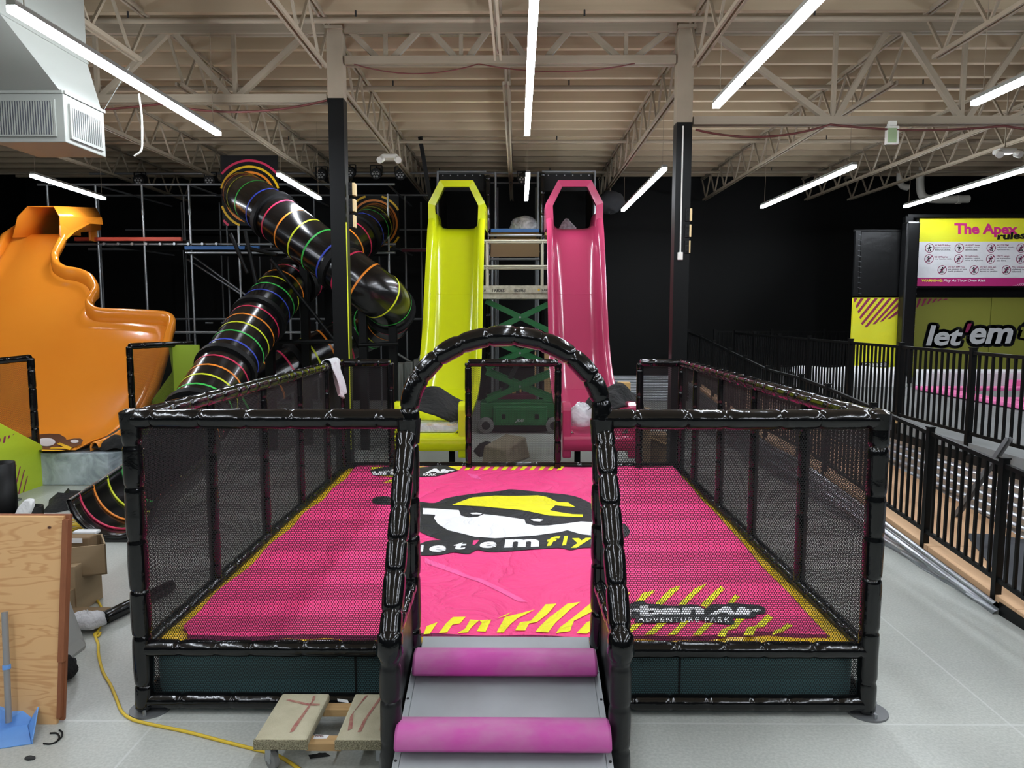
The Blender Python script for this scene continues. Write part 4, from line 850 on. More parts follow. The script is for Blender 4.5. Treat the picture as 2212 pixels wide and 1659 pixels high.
xa, xb = post2(1054, 15.6, 0, 5.35), post2(1171, 15.6, 0, 5.4)
for px in (945, 1070, 1162, 1285):
    x = Py(px, 400, 15.7).x; vpipe(x, 15.75, 0, 5.45, T2, .026, 'galv_dull'); vpipe(x, 17.4, 0, 5.4, T2, .024, 'galv_dull')
for px in (1063, 1162): x = Py(px, 600, 16.6).x; vpipe(x, 16.6, 0, 4.2, T2, .03, 'galv')
for x0, x1 in ((Py(948, 380, 15.7).x, Py(1045, 380, 15.7).x), (Py(1176, 380, 15.7).x, Py(1282, 380, 15.7).x)):
    boxo('header_panel', x0, x1, 15.78, 15.8, 5.05, 5.42, 'black_matte', T2); pipe('cross_pipe', (x0 - .05, 15.75, 5.46), (x1 + .05, 15.75, 5.46), .022, 'galv_dull', T2)
    for s in (x0, x1): boxo('side_net_panel', s - .01, s + .01, 15.8, 17.3, 4.2, 5.4, 'black_matte', T2)
    for k in range(6): xx = x0 + (x1 - x0) * (k + .5) / 6; boxo('eyelet', xx - .012, xx + .012, 15.772, 15.78, 5.37, 5.394, 'galv', T2)
z = Py(1112, 498, 15.55).z
boxo('deck', Py(940, 500, 15.6).x, Py(1288, 500, 15.6).x, 15.62, 17.4, z - .09, z - .02, 'tan_wood', T2)
rod('deck_edge', (xa + .07, 15.55, z), (xb - .07, 15.55, z), .07, .09, 'blue_foam', T2); pipe('cross_pipe', (xa, 15.55, z - .1), (xb, 15.55, z - .1), .03, 'galv', T2)
boxo('deck_underside', xa + .05, xb - .05, 15.62, 15.68, z - .55, z - .16, 'cardboard_dark', T2); pipe('cross_pipe', (xa, 15.6, z - .6), (xb, 15.6, z - .6), .025, 'galv_dull', T2)
for px, py, Yy in ((1060, 378, 17.4), (1165, 378, 17.4)): pass
pipe('cross_pipe', (Py(1060, 395, 17.4).x, 17.4, Py(1060, 395, 17.4).z), (Py(1165, 395, 17.4).x, 17.4, Py(1060, 395, 17.4).z), .022, 'galv_dull', T2)
boxo('plywood_sheet', Py(1155, 800, 17).x, Py(1195, 800, 17).x, 17.0, 17.05, 0, Py(1170, 760, 17).z, 'pine', T2)
p = Py(1133, 493, 15.9); t = thing('wrapped_dome', 'round bundle in clear film on the tower deck between the slides', 'bundle', (p.x, 15.95, z)); blob('film_dome', (p.x, 15.95, z + .1), (.33, .25, .26), 'film_clear', t, 11, rough=.06); blob('bundle_core', (p.x, 15.97, z + .08), (.27, .2, .2), 'rubber_light', t, 12, rough=.1)
p = Py(1226, 486, 15.2); t = thing('plastic_bag', 'peaked clear plastic bag at the top of the pink slide', 'bag', (p.x, 15.25, 4.12)); MB().tube([(p.x, 15.25, 4.1), (p.x, 15.25, 4.2), (p.x - .02, 15.25, 4.32), (p.x - .01, 15.25, 4.4)], lambda i: (.2, .19, .1, .03)[i], 9).build('bag_film', 'film_clear', t)
p = Py(1318, 437, 17.8); t = thing('wrapped_lamp', 'dark bagged fixture hanging right of the pink slide hood', 'light', p); blob('bag_film', (p.x, p.y, p.z), (.36, .3, .26), 'felt_grey', t, 21, rough=.12, flat=False); rod('hanger', (p.x, p.y, p.z + .2), (p.x, p.y, 5.9), .03, .03, 'steel_paint', t)
p0, p1 = Vector((Py(908, 375, 15.2).x, 15.2, ZT)), Py(930, 430, 15.2); tag(MB().bar(p0, p1, .08, .05).build('hanging_strip', 'black_matte'), 'narrow black strip hanging left of the yellow slide hood', 'strip')

# ---- scissor lift
lf = thing('scissor_lift', 'green and cream scissor lift raised between the two slides', 'scissor lift', (.05, 14.75, 0))
lx0, lx1, ly0, ly1 = -.78, .86, 14.42, 15.16
boxo('chassis', lx0 + .28, lx1 - .25, ly0 - .02, ly1, .16, .56, 'lift_green', lf, .03); boxo('chassis_frame', lx0 + .02, lx1 - .02, ly0 + .08, ly1 - .05, .3, .62, 'lift_green', lf, .02)
boxo('under_tray', lx0 + .26, lx1 - .22, ly0, ly1, .05, .17, 'black_matte', lf)
pn = boxo('battery_door', lx0 + .34, lx1 - .3, ly0 - .035, ly0 - .02, .2, .5, 'lift_green', lf, .015)
for x in (lx0 + .5, lx1 - .47): boxo('door_latch', x - .04, x + .04, ly0 - .042, ly0 - .034, .3, .4, 'black_matte', pn, .008)
for x in (lx0 + .14, lx1 - .12):
    for y in (ly0 + .02, ly1 - .02):
        w_ = MB().tube([(x, y - .06, .165), (x, y - .05, .165), (x, y + .05, .165), (x, y + .06, .165)], lambda i: (.15, .165, .165, .15)[i], 24).build('wheel', 'rubber_light', lf, smooth=40)
        MB().tube([(x, y - .066, .165), (x, y - .05, .165)], .085, 16).build('hub', 'rubber', w_, smooth=40)
PL = lambda px, py: Py(px, py, ly0 - .045)
text_on('lettering', 'JLG', [(1115, 905), (1133, 905), (1131, 913), (1112, 913)], PL, 'print_grey_light', lf, bold=.05, shear=.2)
zs = [.62, 1.28, 1.98, 2.72]
for k in range(3):
    for y in (ly0 + .1, ly1 - .1):
        for a, b in ((lx0 + .14, lx1 - .1), (lx1 - .1, lx0 + .14)):
            rod('scissor_arm', (a, y, zs[k] + .04), (b, y + (.05 if a > b else 0), zs[k + 1] - .04), .11, .05, 'lift_green', lf)
    pipe('pivot_pin', (.05, ly0 + .04, (zs[k] + zs[k + 1]) / 2), (.05, ly1, (zs[k] + zs[k + 1]) / 2), .022, 'galv', lf)
pipe('lift_cylinder', (-.3, 14.8, .8), (.25, 14.8, 1.9), .05, 'rubber', lf)
pl0, pl1 = -.86, .92
boxo('platform_skirt', pl0, pl1, ly0 - .02, ly0 + .03, 2.83, 2.98, 'lift_cream', lf); boxo('platform_beam', pl0, pl1, ly0, ly1, 2.72, 2.83, 'lift_cream', lf); boxo('platform_deck', pl0, pl1, ly0, ly1, 2.83, 2.86, 'lift_cream', lf)
for y in (ly0 + .02, ly1 - .02):
    for z_ in (3.36, 3.86 if y < 15 else 3.9): pipe('guard_rail', (pl0, y, z_), (pl1, y, z_), .024, 'lift_cream', lf)
    pipe('guard_rail', (pl0, y, 3.32), (pl1, y, 3.32), .018, 'lift_cream', lf) if y < 15 else None
    for x in (pl0 + .02, -.62, .5, pl1 - .02): pipe('guard_post', (x, y, 2.86), (x, y, 3.86), .02, 'lift_cream', lf)
PB_ = lambda px, py: Py(px, py, ly0 - .022)
for tx, q, mt, bd in (('JLG', rect(1030, 624, 1049, 631), 'print_black', .05), ('1930ES', rect(1063, 624, 1090, 631), 'print_black', .03), ('1823963', rect(1110, 624, 1135, 631), 'print_black', .02), ('SUNBELT', rect(1170, 624, 1192, 628.5), 'print_black', .04), ('RENTALS', rect(1170, 629.5, 1185, 632), 'print_grey', .02)):
    text_on('lettering', tx, q, PB_, mt, lf, bold=bd)
c = PB_(1164, 626); MB().add([c] + [c + Vector((.028 * (1 if k % 2 else .6) * math.cos(k * math.pi / 8), 0, .028 * (1 if k % 2 else .6) * math.sin(k * math.pi / 8))) for k in range(16)], [(0, 1 + k, 1 + (k + 1) % 16) for k in range(16)]).build('sun_mark', 'print_gold', lf)

# ================================================================== RIGHT SIDE: RAMP, RAISED COURT, RAILINGS, BANNERS
XF1, XF2, ZC = 3.9, 4.92, 1.0
def rampz(y): return max(.0, min(ZC, interp([(3.5, .02), (4.6, .05), (9.6, .47), (11.0, .47), (16.0, .93), (17, .95)], y)))
walk = thing('plywood_walkway', 'sloping plywood walkway rising away beside the raised court', 'ramp', (4.4, 9, 0))
seg = [4.2, 5.42, 6.64, 7.86, 9.08, 9.6, 11.0, 12.22, 13.44, 14.66, 16.0]
for a, b in zip(seg, seg[1:]):
    MB().box8([(XF1 - .02, a + .004, rampz(a) - .05), (XF2, a + .004, rampz(a) - .05), (XF2, b - .004, rampz(b) - .05), (XF1 - .02, b - .004, rampz(b) - .05), (XF1 - .02, a + .004, rampz(a)), (XF2, a + .004, rampz(a)), (XF2, b - .004, rampz(b)), (XF1 - .02, b - .004, rampz(b))]).build('plywood_sheet', 'ply_floor', walk)
# corrugated strip closing the low side of the walkway
ys = [5.6 + i * .35 for i in range(31)]; m = MB(); K = 24; vs = []
for y in ys:
    h = rampz(y) - .03
    for j in range(K + 1): z = h * j / K; vs.append((XF1 - .03 - .024 * (1 + math.sin(2 * math.pi * (h - z) / .08)), y, z))
m.add(vs, [(i * (K + 1) + j, i * (K + 1) + j + 1, (i + 1) * (K + 1) + j + 1, (i + 1) * (K + 1) + j) for i in range(len(ys) - 1) for j in range(K)]).build('metal_skirt', 'corrugated', walk, smooth=60)
MB().box8([(XF1 - .03, 4.2, 0), (XF1 - .0, 4.2, 0), (XF1, 5.6, 0), (XF1 - .03, 5.6, 0), (XF1 - .03, 4.2, rampz(4.2) - .02), (XF1, 4.2, rampz(4.2) - .02), (XF1, 5.6, rampz(5.6) - .03), (XF1 - .03, 5.6, rampz(5.6) - .03)]).build('kerb', 'black_steel', walk)
# felt pieces on the walkway
def felt(pts, lab):
    P = [Pz(a, b, .2) for a, b in pts]; P = [Vector((min(p.x, XF2 - .02), p.y, rampz(p.y) + .006)) for p in P]; tag(MB().prism(P, (0, 0, .006)).build('felt_piece', 'felt_grey'), lab, 'felt')
felt([(2084, 1164), (2145, 1166), (2240, 1175), (2260, 1280), (2200, 1270), (2182, 1262)], 'dark grey felt offcut on the near part of the plywood walkway')
felt([(1905, 985), (1955, 1002), (1982, 1008), (1925, 1008), (1890, 1005)], 'dark grey felt offcut farther up the plywood walkway')
# raised court
court = tag(MB().box(XF2 + .06, XR - .02, 3.2, YB - .05, 0, ZC).build('floor', 'court_floor'), 'raised grey floor of the trampoline court', kind='structure')
fas = thing('platform_edge', 'layered edge of the raised court: grey board, black band, ridged metal', 'platform edge', (XF2, 10, 0))
corr_strip('metal_skirt', (XF2 + .03, 3.2, 0), (0, 14, 0), .8, .014, .095, 'corrugated', fas, nrm=(-1, 0, 0))
boxo('fascia_board', XF2 - .03, XF2 + .05, 3.2, 17.2, .9, ZC + .015, 'court_floor', fas); boxo('black_band', XF2 - .04, XF2 + .05, 3.2, 17.2, .8, .9, 'black_matte', fas)
boxo('timber_cap', XF2 - .06, XF2 + .05, 9.15, 10.9, ZC + .015, ZC + .05, 'pine', fas)
def railing(name, label, pts, posts, h, bal=.112, back=False, grp=None):
    """steel railing: posts with caps, two rails, balusters. pts: list of (x, y, zfloor) posts"""
    t = thing(name, label, 'railing', pts[0])
    for i, p in enumerate(pts):
        p = Vector(p); rod('post', p + Vector((0, 0, -.12)), p + Vector((0, 0, h + .05)), .055, .055, 'black_steel', t)
        boxo('post_cap', p.x - .034, p.x + .034, p.y - .034, p.y + .034, p.z + h + .05, p.z + h + .062, 'black_steel', t)
    for a, b in zip(pts, pts[1:]):
        a, b = Vector(a), Vector(b); d = b - a; L = Vector((d.x, d.y, 0)).length; n = int(L / bal); u = d / max(1, n + 1) if n else d
        rod('top_rail', a + Vector((0, 0, h)), b + Vector((0, 0, h)), .035, .035, 'black_steel', t); rod('bottom_rail', a + Vector((0, 0, .12)), b + Vector((0, 0, .12)), .035, .03, 'black_steel', t)
        for k in range(1, n + 1):
            q = a + d * k / (n + 1); rod('baluster', q + Vector((0, 0, .12)), q + Vector((0, 0, h)), .023, .023, 'black_steel', t)
    return t
ya = [3.5, 4.65, 5.69, 6.73, 7.85, 9.0, 9.85, 11.2, 12.3, 13.2, 14.3, 15.3, 16.4]
railing('walkway_railing', 'black baluster railing climbing along the outer side of the plywood walkway', [(XF1 - .0, y, rampz(y)) for y in ya], None, 1.06)
yb = [3.4, 4.85, 6.3, 7.75, 9.2, 10.6, 12.1, 13.5, 14.9, 16.2]
railing('court_railing', 'level black baluster railing along the edge of the raised court', [(XF2 - .02, y, ZC) for y in yb], None, .99)
railing('back_railing', 'black railing across the far end of the raised court', [(x, 17.9, ZC) for x in (4.9, 6.3, 7.6, 8.4)], None, .98)
a = Px(2133, 1096, 4.75); b = Px(2172, 950, 4.86); t = thing('metal_stud', 'bare metal stud leaning on the court railing', 'metal stud', (4.8, 7.4, rampz(7.4)))
ya_ = 7.42; A = Vector((4.6, ya_, rampz(ya_))); B_ = Py(2178, 945, 7.0)
MB().bar(A, B_, .05, .006).bar(A + Vector((.02, -.02, 0)), B_ + Vector((.02, -.02, 0)), .006, .035).bar(A + Vector((-.025, -.02, 0)), B_ + Vector((-.025, -.02, 0)), .006, .035).build('channel', 'galv_dull', t)
# trampolines
tr_ = thing('trampoline_bed', 'trampoline field with pink pads beyond the railing', 'trampoline', (9.5, 12, ZC))
c0 = Pz(1977, 838, ZC + .05)
boxo('jump_bed', c0.x + .1, XR - .1, 6.2, c0.y - .1, ZC + .005, ZC + .03, 'tramp_bed', tr_)
for k in range(6):
    y1 = c0.y - k * 1.35; boxo('edge_pad', c0.x - .02, c0.x + .3, y1 - 1.33, y1, ZC + .02, ZC + .09, 'pad_pink', tr_, .02)
for k in range(5): x0 = c0.x + .3 + k * 1.2; boxo('edge_pad', x0, x0 + 1.18, c0.y - .32, c0.y, ZC + .02, ZC + .09, 'pad_pink', tr_, .02)
for k in range(5): x0 = c0.x + .3 + k * 1.2; boxo('edge_pad', x0, x0 + 1.18, c0.y - 2.1, c0.y - 1.8, ZC + .02, ZC + .09, 'pad_pink', tr_, .02)
boxo('back_cushion', 7.7, XR - .1, c0.y + .25, c0.y + .7, ZC, ZC + .35, 'banner_white', tr_, .05); MB().bar((9.2, c0.y + .1, ZC + .12), (12, c0.y + .1, ZC + .12), .2, .14).build('edge_roll', 'pad_pink', tr_)
# long plastic-wrapped bundle
a = Pz(1720, 836, ZC); b = Pz(1968, 838, ZC); t = thing('wrapped_bundle', 'long white plastic-wrapped bundle behind the court railing', 'bundle', ((a.x + b.x) / 2, a.y, ZC))
MB().grid(lambda s, t_: (a.x + (b.x - a.x) * s, a.y + .5 * (1 - math.cos(t_ * math.pi)) * .5, ZC + (.38 + .02 * math.sin(13 * s)) * math.sin(t_ * math.pi) ** .35 * (1 if .02 < s < .98 else .75)), 40, 14).build('wrap', 'paper_white', t, smooth=60)
# ---- banners and padded wall
YS = 14.9
def PS(Y): return lambda px, py: Py(px, py, Y)
def panel(name, pxr, Y, th, mat, label, cat, parent=None):
    x0, y0, x1, y1 = pxr; P = [Py(x0, y0, Y), Py(x1, y0, Y), Py(x1, y1, Y), Py(x0, y1, Y)]
    xs = [p.x for p in P]; zt, zb = P[0].z, P[3].z; X0, X1 = (P[0].x + P[3].x) / 2, (P[1].x + P[2].x) / 2
    return boxo(name, X0, X1, Y, Y + th, zb, zt, mat, parent)
t = thing('wall_panel', 'yellow padded wall panel with maroon stripes left of the rules banner', 'wall panel', Py(1893, 815, YS)); panel('panel_face', (1840, 643, 1945, 812), YS, .06, 'banner_yellow', '', '', t)
f = PS(YS - .004)
zm = lambda pts: [f(1780 + u / 3.606, 420 + v / 3.606) for u, v in pts]
for P in ([(235, 808), (262, 808), (238, 843), (232, 830)], [(285, 808), (312, 808), (255, 888), (245, 872)], [(340, 808), (365, 808), (270, 928), (260, 912)], [(395, 808), (420, 808), (284, 972), (274, 956)], [(450, 808), (475, 808), (300, 1018), (288, 1005)], [(505, 808), (530, 808), (335, 1035), (315, 1032)], [(560, 808), (585, 808), (400, 1010), (378, 1012)], [(600, 818), (600, 850), (455, 990), (435, 992)], [(600, 880), (600, 912), (515, 968), (492, 970)]):
    MB().add(zm(P), [tuple(range(len(P)))]).build('printed_stripe', 'maroon', t)
text_on('lettering', 'urban air', [(1858, 781), (1920, 781), (1920, 792), (1858, 792)], PS(YS - .006), 'print_white', t, bold=.04); text_on('lettering', 'urban air', [(1858, 781), (1920, 781), (1920, 792), (1858, 792)], PS(YS - .004), 'print_black', t, bold=.04, grow=.09); text_on('lettering', 'adventure park', [(1872, 794), (1912, 794), (1912, 797), (1872, 797)], PS(YS - .005), 'print_black', t, bold=.04)
t = thing('wall_panel', 'black laced panel above the yellow wall panel', 'wall panel', Py(1893, 643, YS)); panel('panel_face', (1858, 500, 1950, 640), YS, .05, 'vinyl_matte', '', '', t); panel('laced_edge', (1846, 498, 1857, 640), YS - .03, .06, 'vinyl_matte', '', '', t); panel('top_bar', (1846, 496, 1955, 500), YS - .02, .06, 'black_steel', '', '', t)
for k in range(12): p = f(1854, 508 + k * 11.5); rod('lace', p + Vector((-.02, -.03, .015)), p + Vector((.05, -.03, -.005)), .008, .008, 'galv_dull', t)
t = thing('padded_pillar', 'black padded pillar between the yellow panel and the rules banner', 'pillar', Py(1962, 820, YS - .15)); x = Py(1963, 600, YS - .15).x
boxo('pillar_pad', x - .13, x + .13, YS - .25, YS - .02, ZC, Py(1960, 480, YS - .15).z, 'vinyl_matte', t, .03); boxo('pillar_core', x - .05, x + .1, YS - .02, YS + .1, ZC, Py(1960, 468, YS).z, 'black_steel', t)
for k in range(22): p = Py(1977, 500 + k * 13.5, YS - .2); boxo('grommet', x + .13, x + .138, p.y - .02, p.y + .0, p.z - .012, p.z + .012, 'galv', t)
YO = 15.3
t = thing('wall_mural', 'olive padded wall mural with big white lettering under the rules banner', 'mural', Py(2090, 820, YO))
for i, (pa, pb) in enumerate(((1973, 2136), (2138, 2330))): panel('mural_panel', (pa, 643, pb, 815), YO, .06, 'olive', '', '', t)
for k in range(7):
    u = 705 + k * 42; P = [f(1780 + q / 3.606, 420 + v / 3.606) for q, v in ((u, 808 + max(0, 0)), (u + 22, 808), (u - 10 + (22 if k > 5 else 0), 850 + 40 - k * 12), (u - 22, 850 + 40 - k * 12))]
    P = [Vector((max(p.x, Py(1974, 650, YO).x) * YO / YS if False else p.x + .2, YO - .004, p.z)) for p in P]; MB().add(P, [(0, 1, 2, 3)]).build('printed_stripe', 'maroon', t)
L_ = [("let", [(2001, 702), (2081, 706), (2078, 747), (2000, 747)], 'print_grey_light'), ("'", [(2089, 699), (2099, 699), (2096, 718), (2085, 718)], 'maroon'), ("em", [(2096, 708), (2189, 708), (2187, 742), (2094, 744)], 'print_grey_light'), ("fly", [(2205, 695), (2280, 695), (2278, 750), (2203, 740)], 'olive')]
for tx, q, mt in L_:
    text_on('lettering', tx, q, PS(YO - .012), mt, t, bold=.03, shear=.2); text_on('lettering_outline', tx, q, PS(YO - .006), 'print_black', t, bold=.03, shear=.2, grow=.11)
panel('black_rail', (1973, 615, 2330, 642), YO, .08, 'vinyl_matte', '', '', t)
# rules banner
YR = 15.0; f2 = PS(YR - .006); f1 = PS(YR - .004)
t = thing('rules_banner', 'rules banner in yellow, white and magenta laced in a black frame', 'banner', Py(2100, 618, YR))
panel('title_band', (1986, 472, 2330, 522), YR, .02, 'banner_yellow', '', '', t); panel('rules_field', (1984, 522, 2330, 600), YR, .02, 'banner_white', '', '', t); panel('warning_band', (1982, 600, 2330, 618), YR, .02, 'banner_pink', '', '', t)
panel('frame_bar', (1962, 463, 2330, 470), YR - .05, .1, 'black_steel', '', '', t); panel('frame_bar', (1975, 618, 2330, 622), YR, .06, 'black_steel', '', '', t); panel('back_sheet', (1976, 468, 2330, 620), YR + .03, .02, 'black_matte', '', '', t)
for k in range(17): p = f2(1990 + k * 14, 471); rod('lace', p, p + Vector((0, 0, .05)), .008, .008, 'black_matte', t)
zb = lambda u, v: (1940 + u / 7.9, 440 + v / 7.9)
text_on('lettering', 'The Apex', [zb(960, 330), zb(2045, 350), zb(2045, 570), zb(960, 572)], f1, 'print_magenta', t, bold=.04); text_on('lettering', 'rules', [zb(1685, 500), zb(2180, 470), zb(2180, 600), zb(1690, 615)], f2, 'print_black', t, bold=.045, shear=.1)
text_on('lettering', 'WARNING:', [zb(400, 1288), zb(760, 1288), zb(760, 1335), zb(400, 1335)], f1, 'print_yellow', t, bold=.03); text_on('lettering', 'Play At Your Own Risk', [zb(775, 1288), zb(1495, 1288), zb(1495, 1345), zb(775, 1345)], f1, 'print_white', t, bold=.015, shear=.2)
rules = [((538, 757), ('ALWAYS follow', "team member's", 'instructions.'), 0, 630, 895), ((1045, 757), ('ALWAYS jump', 'within your', 'abilities.'), 0, 1147, 1390), ((1590, 757), ('NO LOOSE ITEMS', 'cell phones, jewelry,', 'eyeglasses etc.'), 1, 1690, 1990), ((2100, 757), (), 1, 0, 0), ((527, 943), ('DO NOT land on', 'your head or neck.'), 1, 622, 908), ((1035, 943), ('NO rough-housing,', 'wrestling, running,', 'racing, or playing tag.'), 1, 1140, 1455), ((1580, 943), ('ONLY 1 person', 'per trampoline', 'at a time.'), 1, 1680, 1915), ((2090, 943), (), 1, 0, 0), ((752, 1130), ('DO NOT JUMP if you', 'are pregnant or have', 'health problems.'), 1, 853, 1170), ((1297, 1130), ('DO NOT climb, lean', 'or hang on nets,', 'fencing, or padding.'), 1, 1395, 1700), ((1847, 1130), ('NO unsupervised', 'children under 8', 'allowed.'), 1, 1948, 2260)]
for (u, v), lines, sl, ua, ub in rules:
    c = f1(*zb(u, v)); r1, r0 = .094, .082; n = 28
    m = MB().add([(c.x + r * math.cos(2 * math.pi * k / n), c.y, c.z + r * math.sin(2 * math.pi * k / n)) for r in (r0, r1) for k in range(n)], [(k, (k + 1) % n, n + (k + 1) % n, n + k) for k in range(n)]); m.build('rule_ring', 'maroon', t)
    # small black pictogram: head, body, limbs
    hx, hz = c.x + random.uniform(-.015, .015), c.z + .045; m = MB(); m.add([(hx + .016 * math.cos(k * .785), c.y - .002, hz + .016 * math.sin(k * .785)) for k in range(8)], [tuple(range(8))])
    tl = random.uniform(-.3, .3); m.add([(c.x - .018, c.y - .002, c.z + .025), (c.x + .02, c.y - .002, c.z + .028), (c.x + .018 + tl * .05, c.y - .002, c.z - .02), (c.x - .02 + tl * .05, c.y - .002, c.z - .02)], [(0, 1, 2, 3)])
    for sx in (-1, 1):
        m.add([(c.x + sx * .01, c.y - .002, c.z - .018), (c.x + sx * .02, c.y - .002, c.z - .018), (c.x + sx * random.uniform(.015, .045), c.y - .002, c.z - .062), (c.x + sx * .008, c.y - .002, c.z - .06)], [(0, 1, 2, 3)])
        e = random.uniform(-.01, .05); m.add([(c.x + sx * .015, c.y - .002, c.z + .026), (c.x + sx * .05, c.y - .002, c.z + e), (c.x + sx * .045, c.y - .002, c.z + e - .012), (c.x + sx * .014, c.y - .002, c.z + .01)], [(0, 1, 2, 3)])
    m.build('pictogram', 'print_black', t)
    if sl: d = .058; w_ = .006; MB().add([(c.x - d - w_, c.y - .004, c.z - d + w_), (c.x - d + w_, c.y - .004, c.z - d - w_), (c.x + d + w_, c.y - .004, c.z + d - w_), (c.x + d - w_, c.y - .004, c.z + d + w_)], [(0, 1, 2, 3)]).build('rule_slash', 'maroon', t)
    for k, ln in enumerate(lines):
        y0 = v - 62 + k * 37 + (12 if len(lines) == 2 else 0); wd = (ub - ua) * min(1, len(ln) / max(len(x) for x in lines)); text_on('lettering', ln, [zb(ua, y0), zb(ua + wd, y0), zb(ua + wd, y0 + 30), zb(ua, y0 + 30)], f1, 'print_grey' if k else 'maroon', t, bold=.02)
for k in range(8): P = [zb(1950 + k * 34, 1400), zb(1958 + k * 34, 1400), zb(1975 + k * 36 + k * 3, 1395 - k * 11), zb(1966 + k * 36 + k * 3, 1395 - k * 11)]; MB().add([f1(*q) for q in P], [(0, 1, 2, 3)]).build('printed_stripe', 'print_white', t)

# ================================================================== LEFT SIDE CLUTTER AND LOOSE THINGS
# plywood panel with a batten, standing almost upright
t = thing('plywood_board', 'knotty plywood sheet with a reddish edge batten standing at the left', 'plywood', Pz(60, 1565, 0))
br = Pz(122, 1565, 0); zt = 1.2; lean = .18
def pp(x, f): return Vector((x, br.y + lean * f, zt * f))
xr, xl_ = br.x, -3.95
def board(x0, x1, y0, y1, f0, f1, name, mat): return MB().box8([pp(x0, f0) + Vector((0, y0, 0)), pp(x1, f0) + Vector((0, y0, 0)), pp(x1, f0) + Vector((0, y1, 0)), pp(x0, f0) + Vector((0, y1, 0)), pp(x0, f1) + Vector((0, y0, 0)), pp(x1, f1) + Vector((0, y0, 0)), pp(x1, f1) + Vector((0, y1, 0)), pp(x0, f1) + Vector((0, y1, 0))]).build(name, mat, t)
board(xl_, xr, 0, .02, 0, 1, 'sheet', 'plywood'); board(xl_, xr + .03, .02, .04, .01, 1.005, 'backing', 'ply_edge')
board(xr - .0, xr + .035, -.012, .03, .3, .985, 'batten', 'ply_edge'); board(xr, xr + .022, -.004, .03, .03, .31, 'batten', 'ply_edge')
# leaning grey board behind it
a, b = Pz(183, 1402, 0), Pz(133, 1440, 0); tp = Vector((a.x - .28, a.y + .12, .62)); tq = Vector((b.x - .38, b.y + .12, .62))
tag(MB().prism([a, b, tq, tp], (.0, .02, .02)).build('grey_board', 'drywall'), 'grey board leaning behind the plywood sheet', 'board')
p = Pz(148, 1470, 0); tag(blob('black_scrap', (p.x - .02, p.y, .06), (.06, .1, .1), 'cloth_black', None, 5), 'black scrap on the floor behind the plywood sheet', 'scrap')
# boxes
p = Pz(182, 1345, 0); t = thing('cardboard_box', 'plain cardboard box holding up the open box', 'box', (p.x - .1, p.y + .25, 0)); MB().box(p.x - .5, p.x - .14, p.y + .14, p.y + .5, 0, .4).build('carton', 'cardboard', t, bevel=.005); boxo('flap', p.x - .46, p.x - .15, p.y + .08, p.y + .14, .02, .22, 'cardboard', t)
bz = .42; c0 = Py(232, 1240, p.y + .3); t = thing('open_box', 'open cardboard box of packing and brown parcels behind the plywood', 'box', (c0.x - .3, c0.y + .1, bz))
def obx(u, v, z): # local frame turned a little
    ca, sa = math.cos(.42), math.sin(.42); return Vector((c0.x - u * ca - v * .62, c0.y - u * sa * .9 + v * ca, z))
Lb, Wb, Hb = .66, .3, .25; zb_ = c0.z
for nm, q in (('box_side', [(0, 0), (Lb, 0), (Lb, .012), (0, .012)]), ('box_side', [(0, Wb), (Lb, Wb), (Lb, Wb + .012), (0, Wb + .012)]), ('box_side', [(0, 0), (.012, 0), (.012, Wb), (0, Wb)]), ('box_side', [(Lb, 0), (Lb + .012, 0), (Lb + .012, Wb), (Lb, Wb)]), ('box_bottom', [(0, 0), (Lb, 0), (Lb, Wb), (0, Wb)])):
    MB().prism([obx(u, v, zb_) for u, v in q], (0, 0, .012 if 'bottom' in nm else Hb)).build(nm, 'cardboard', t)
for i, (u, v, z, sx, sy, sz, mt, nm) in enumerate(((.18, .12, zb_ + .26, .22, .12, .1, 'cardboard_dark', 'parcel'), (.42, .16, zb_ + .24, .24, .14, .12, 'cardboard_dark', 'parcel'), (.12, .24, zb_ + .3, .2, .08, .03, 'banner_white', 'paper_tube'), (.4, .26, zb_ + .3, .3, .04, .16, 'banner_white', 'packing_foam'), (.6, .1, zb_ + .18, .1, .14, .08, 'paper_white', 'packing_foam'))):
    q = obx(u, v, z); o = MB().box(q.x - sx / 2, q.x + sx / 2, q.y - sy / 2, q.y + sy / 2, q.z - sz / 2, q.z + sz / 2).build(nm, mt, t, bevel=.012)
q = obx(.2, .05, zb_ + .3); boxo('paper_label', q.x - .05, q.x + .04, q.y - .002, q.y, q.z - .03, q.z + .01, 'print_white', t)
MB().tube(catmull([obx(.62, .05, zb_ + .2), obx(.5, .03, zb_ + .3), obx(.4, .03, zb_ + .24), obx(.34, .02, zb_ + .33)], 6), .012, 6).build('cord_end', 'handle_grey', t)
p = Pz(176, 1368, 0); tag(blob('foam_sleeve', (p.x + .02, p.y + .05, .07), (.14, .1, .08), 'rag', None, 8), 'crumpled pale foam sleeve on the floor by the boxes', 'foam')
tag(MB().box(p.x - .25, p.x + .06, p.y + .12, p.y + .3, 0, .08).build('flat_carton', 'cardboard_dark', bevel=.004), 'flattened dark cardboard on the floor by the boxes', 'cardboard')
# black pipe
a, b = Pz(226, 1335, .05), Pz(370, 1265, .05); t = thing('black_pipe', 'length of thick black pipe lying across the pen edge', 'pipe', (a + b) / 2); MB().tube([a, b], .045, 16, cap=False).build('pipe_wall', 'tube_black', t, smooth=60, solid=.012)
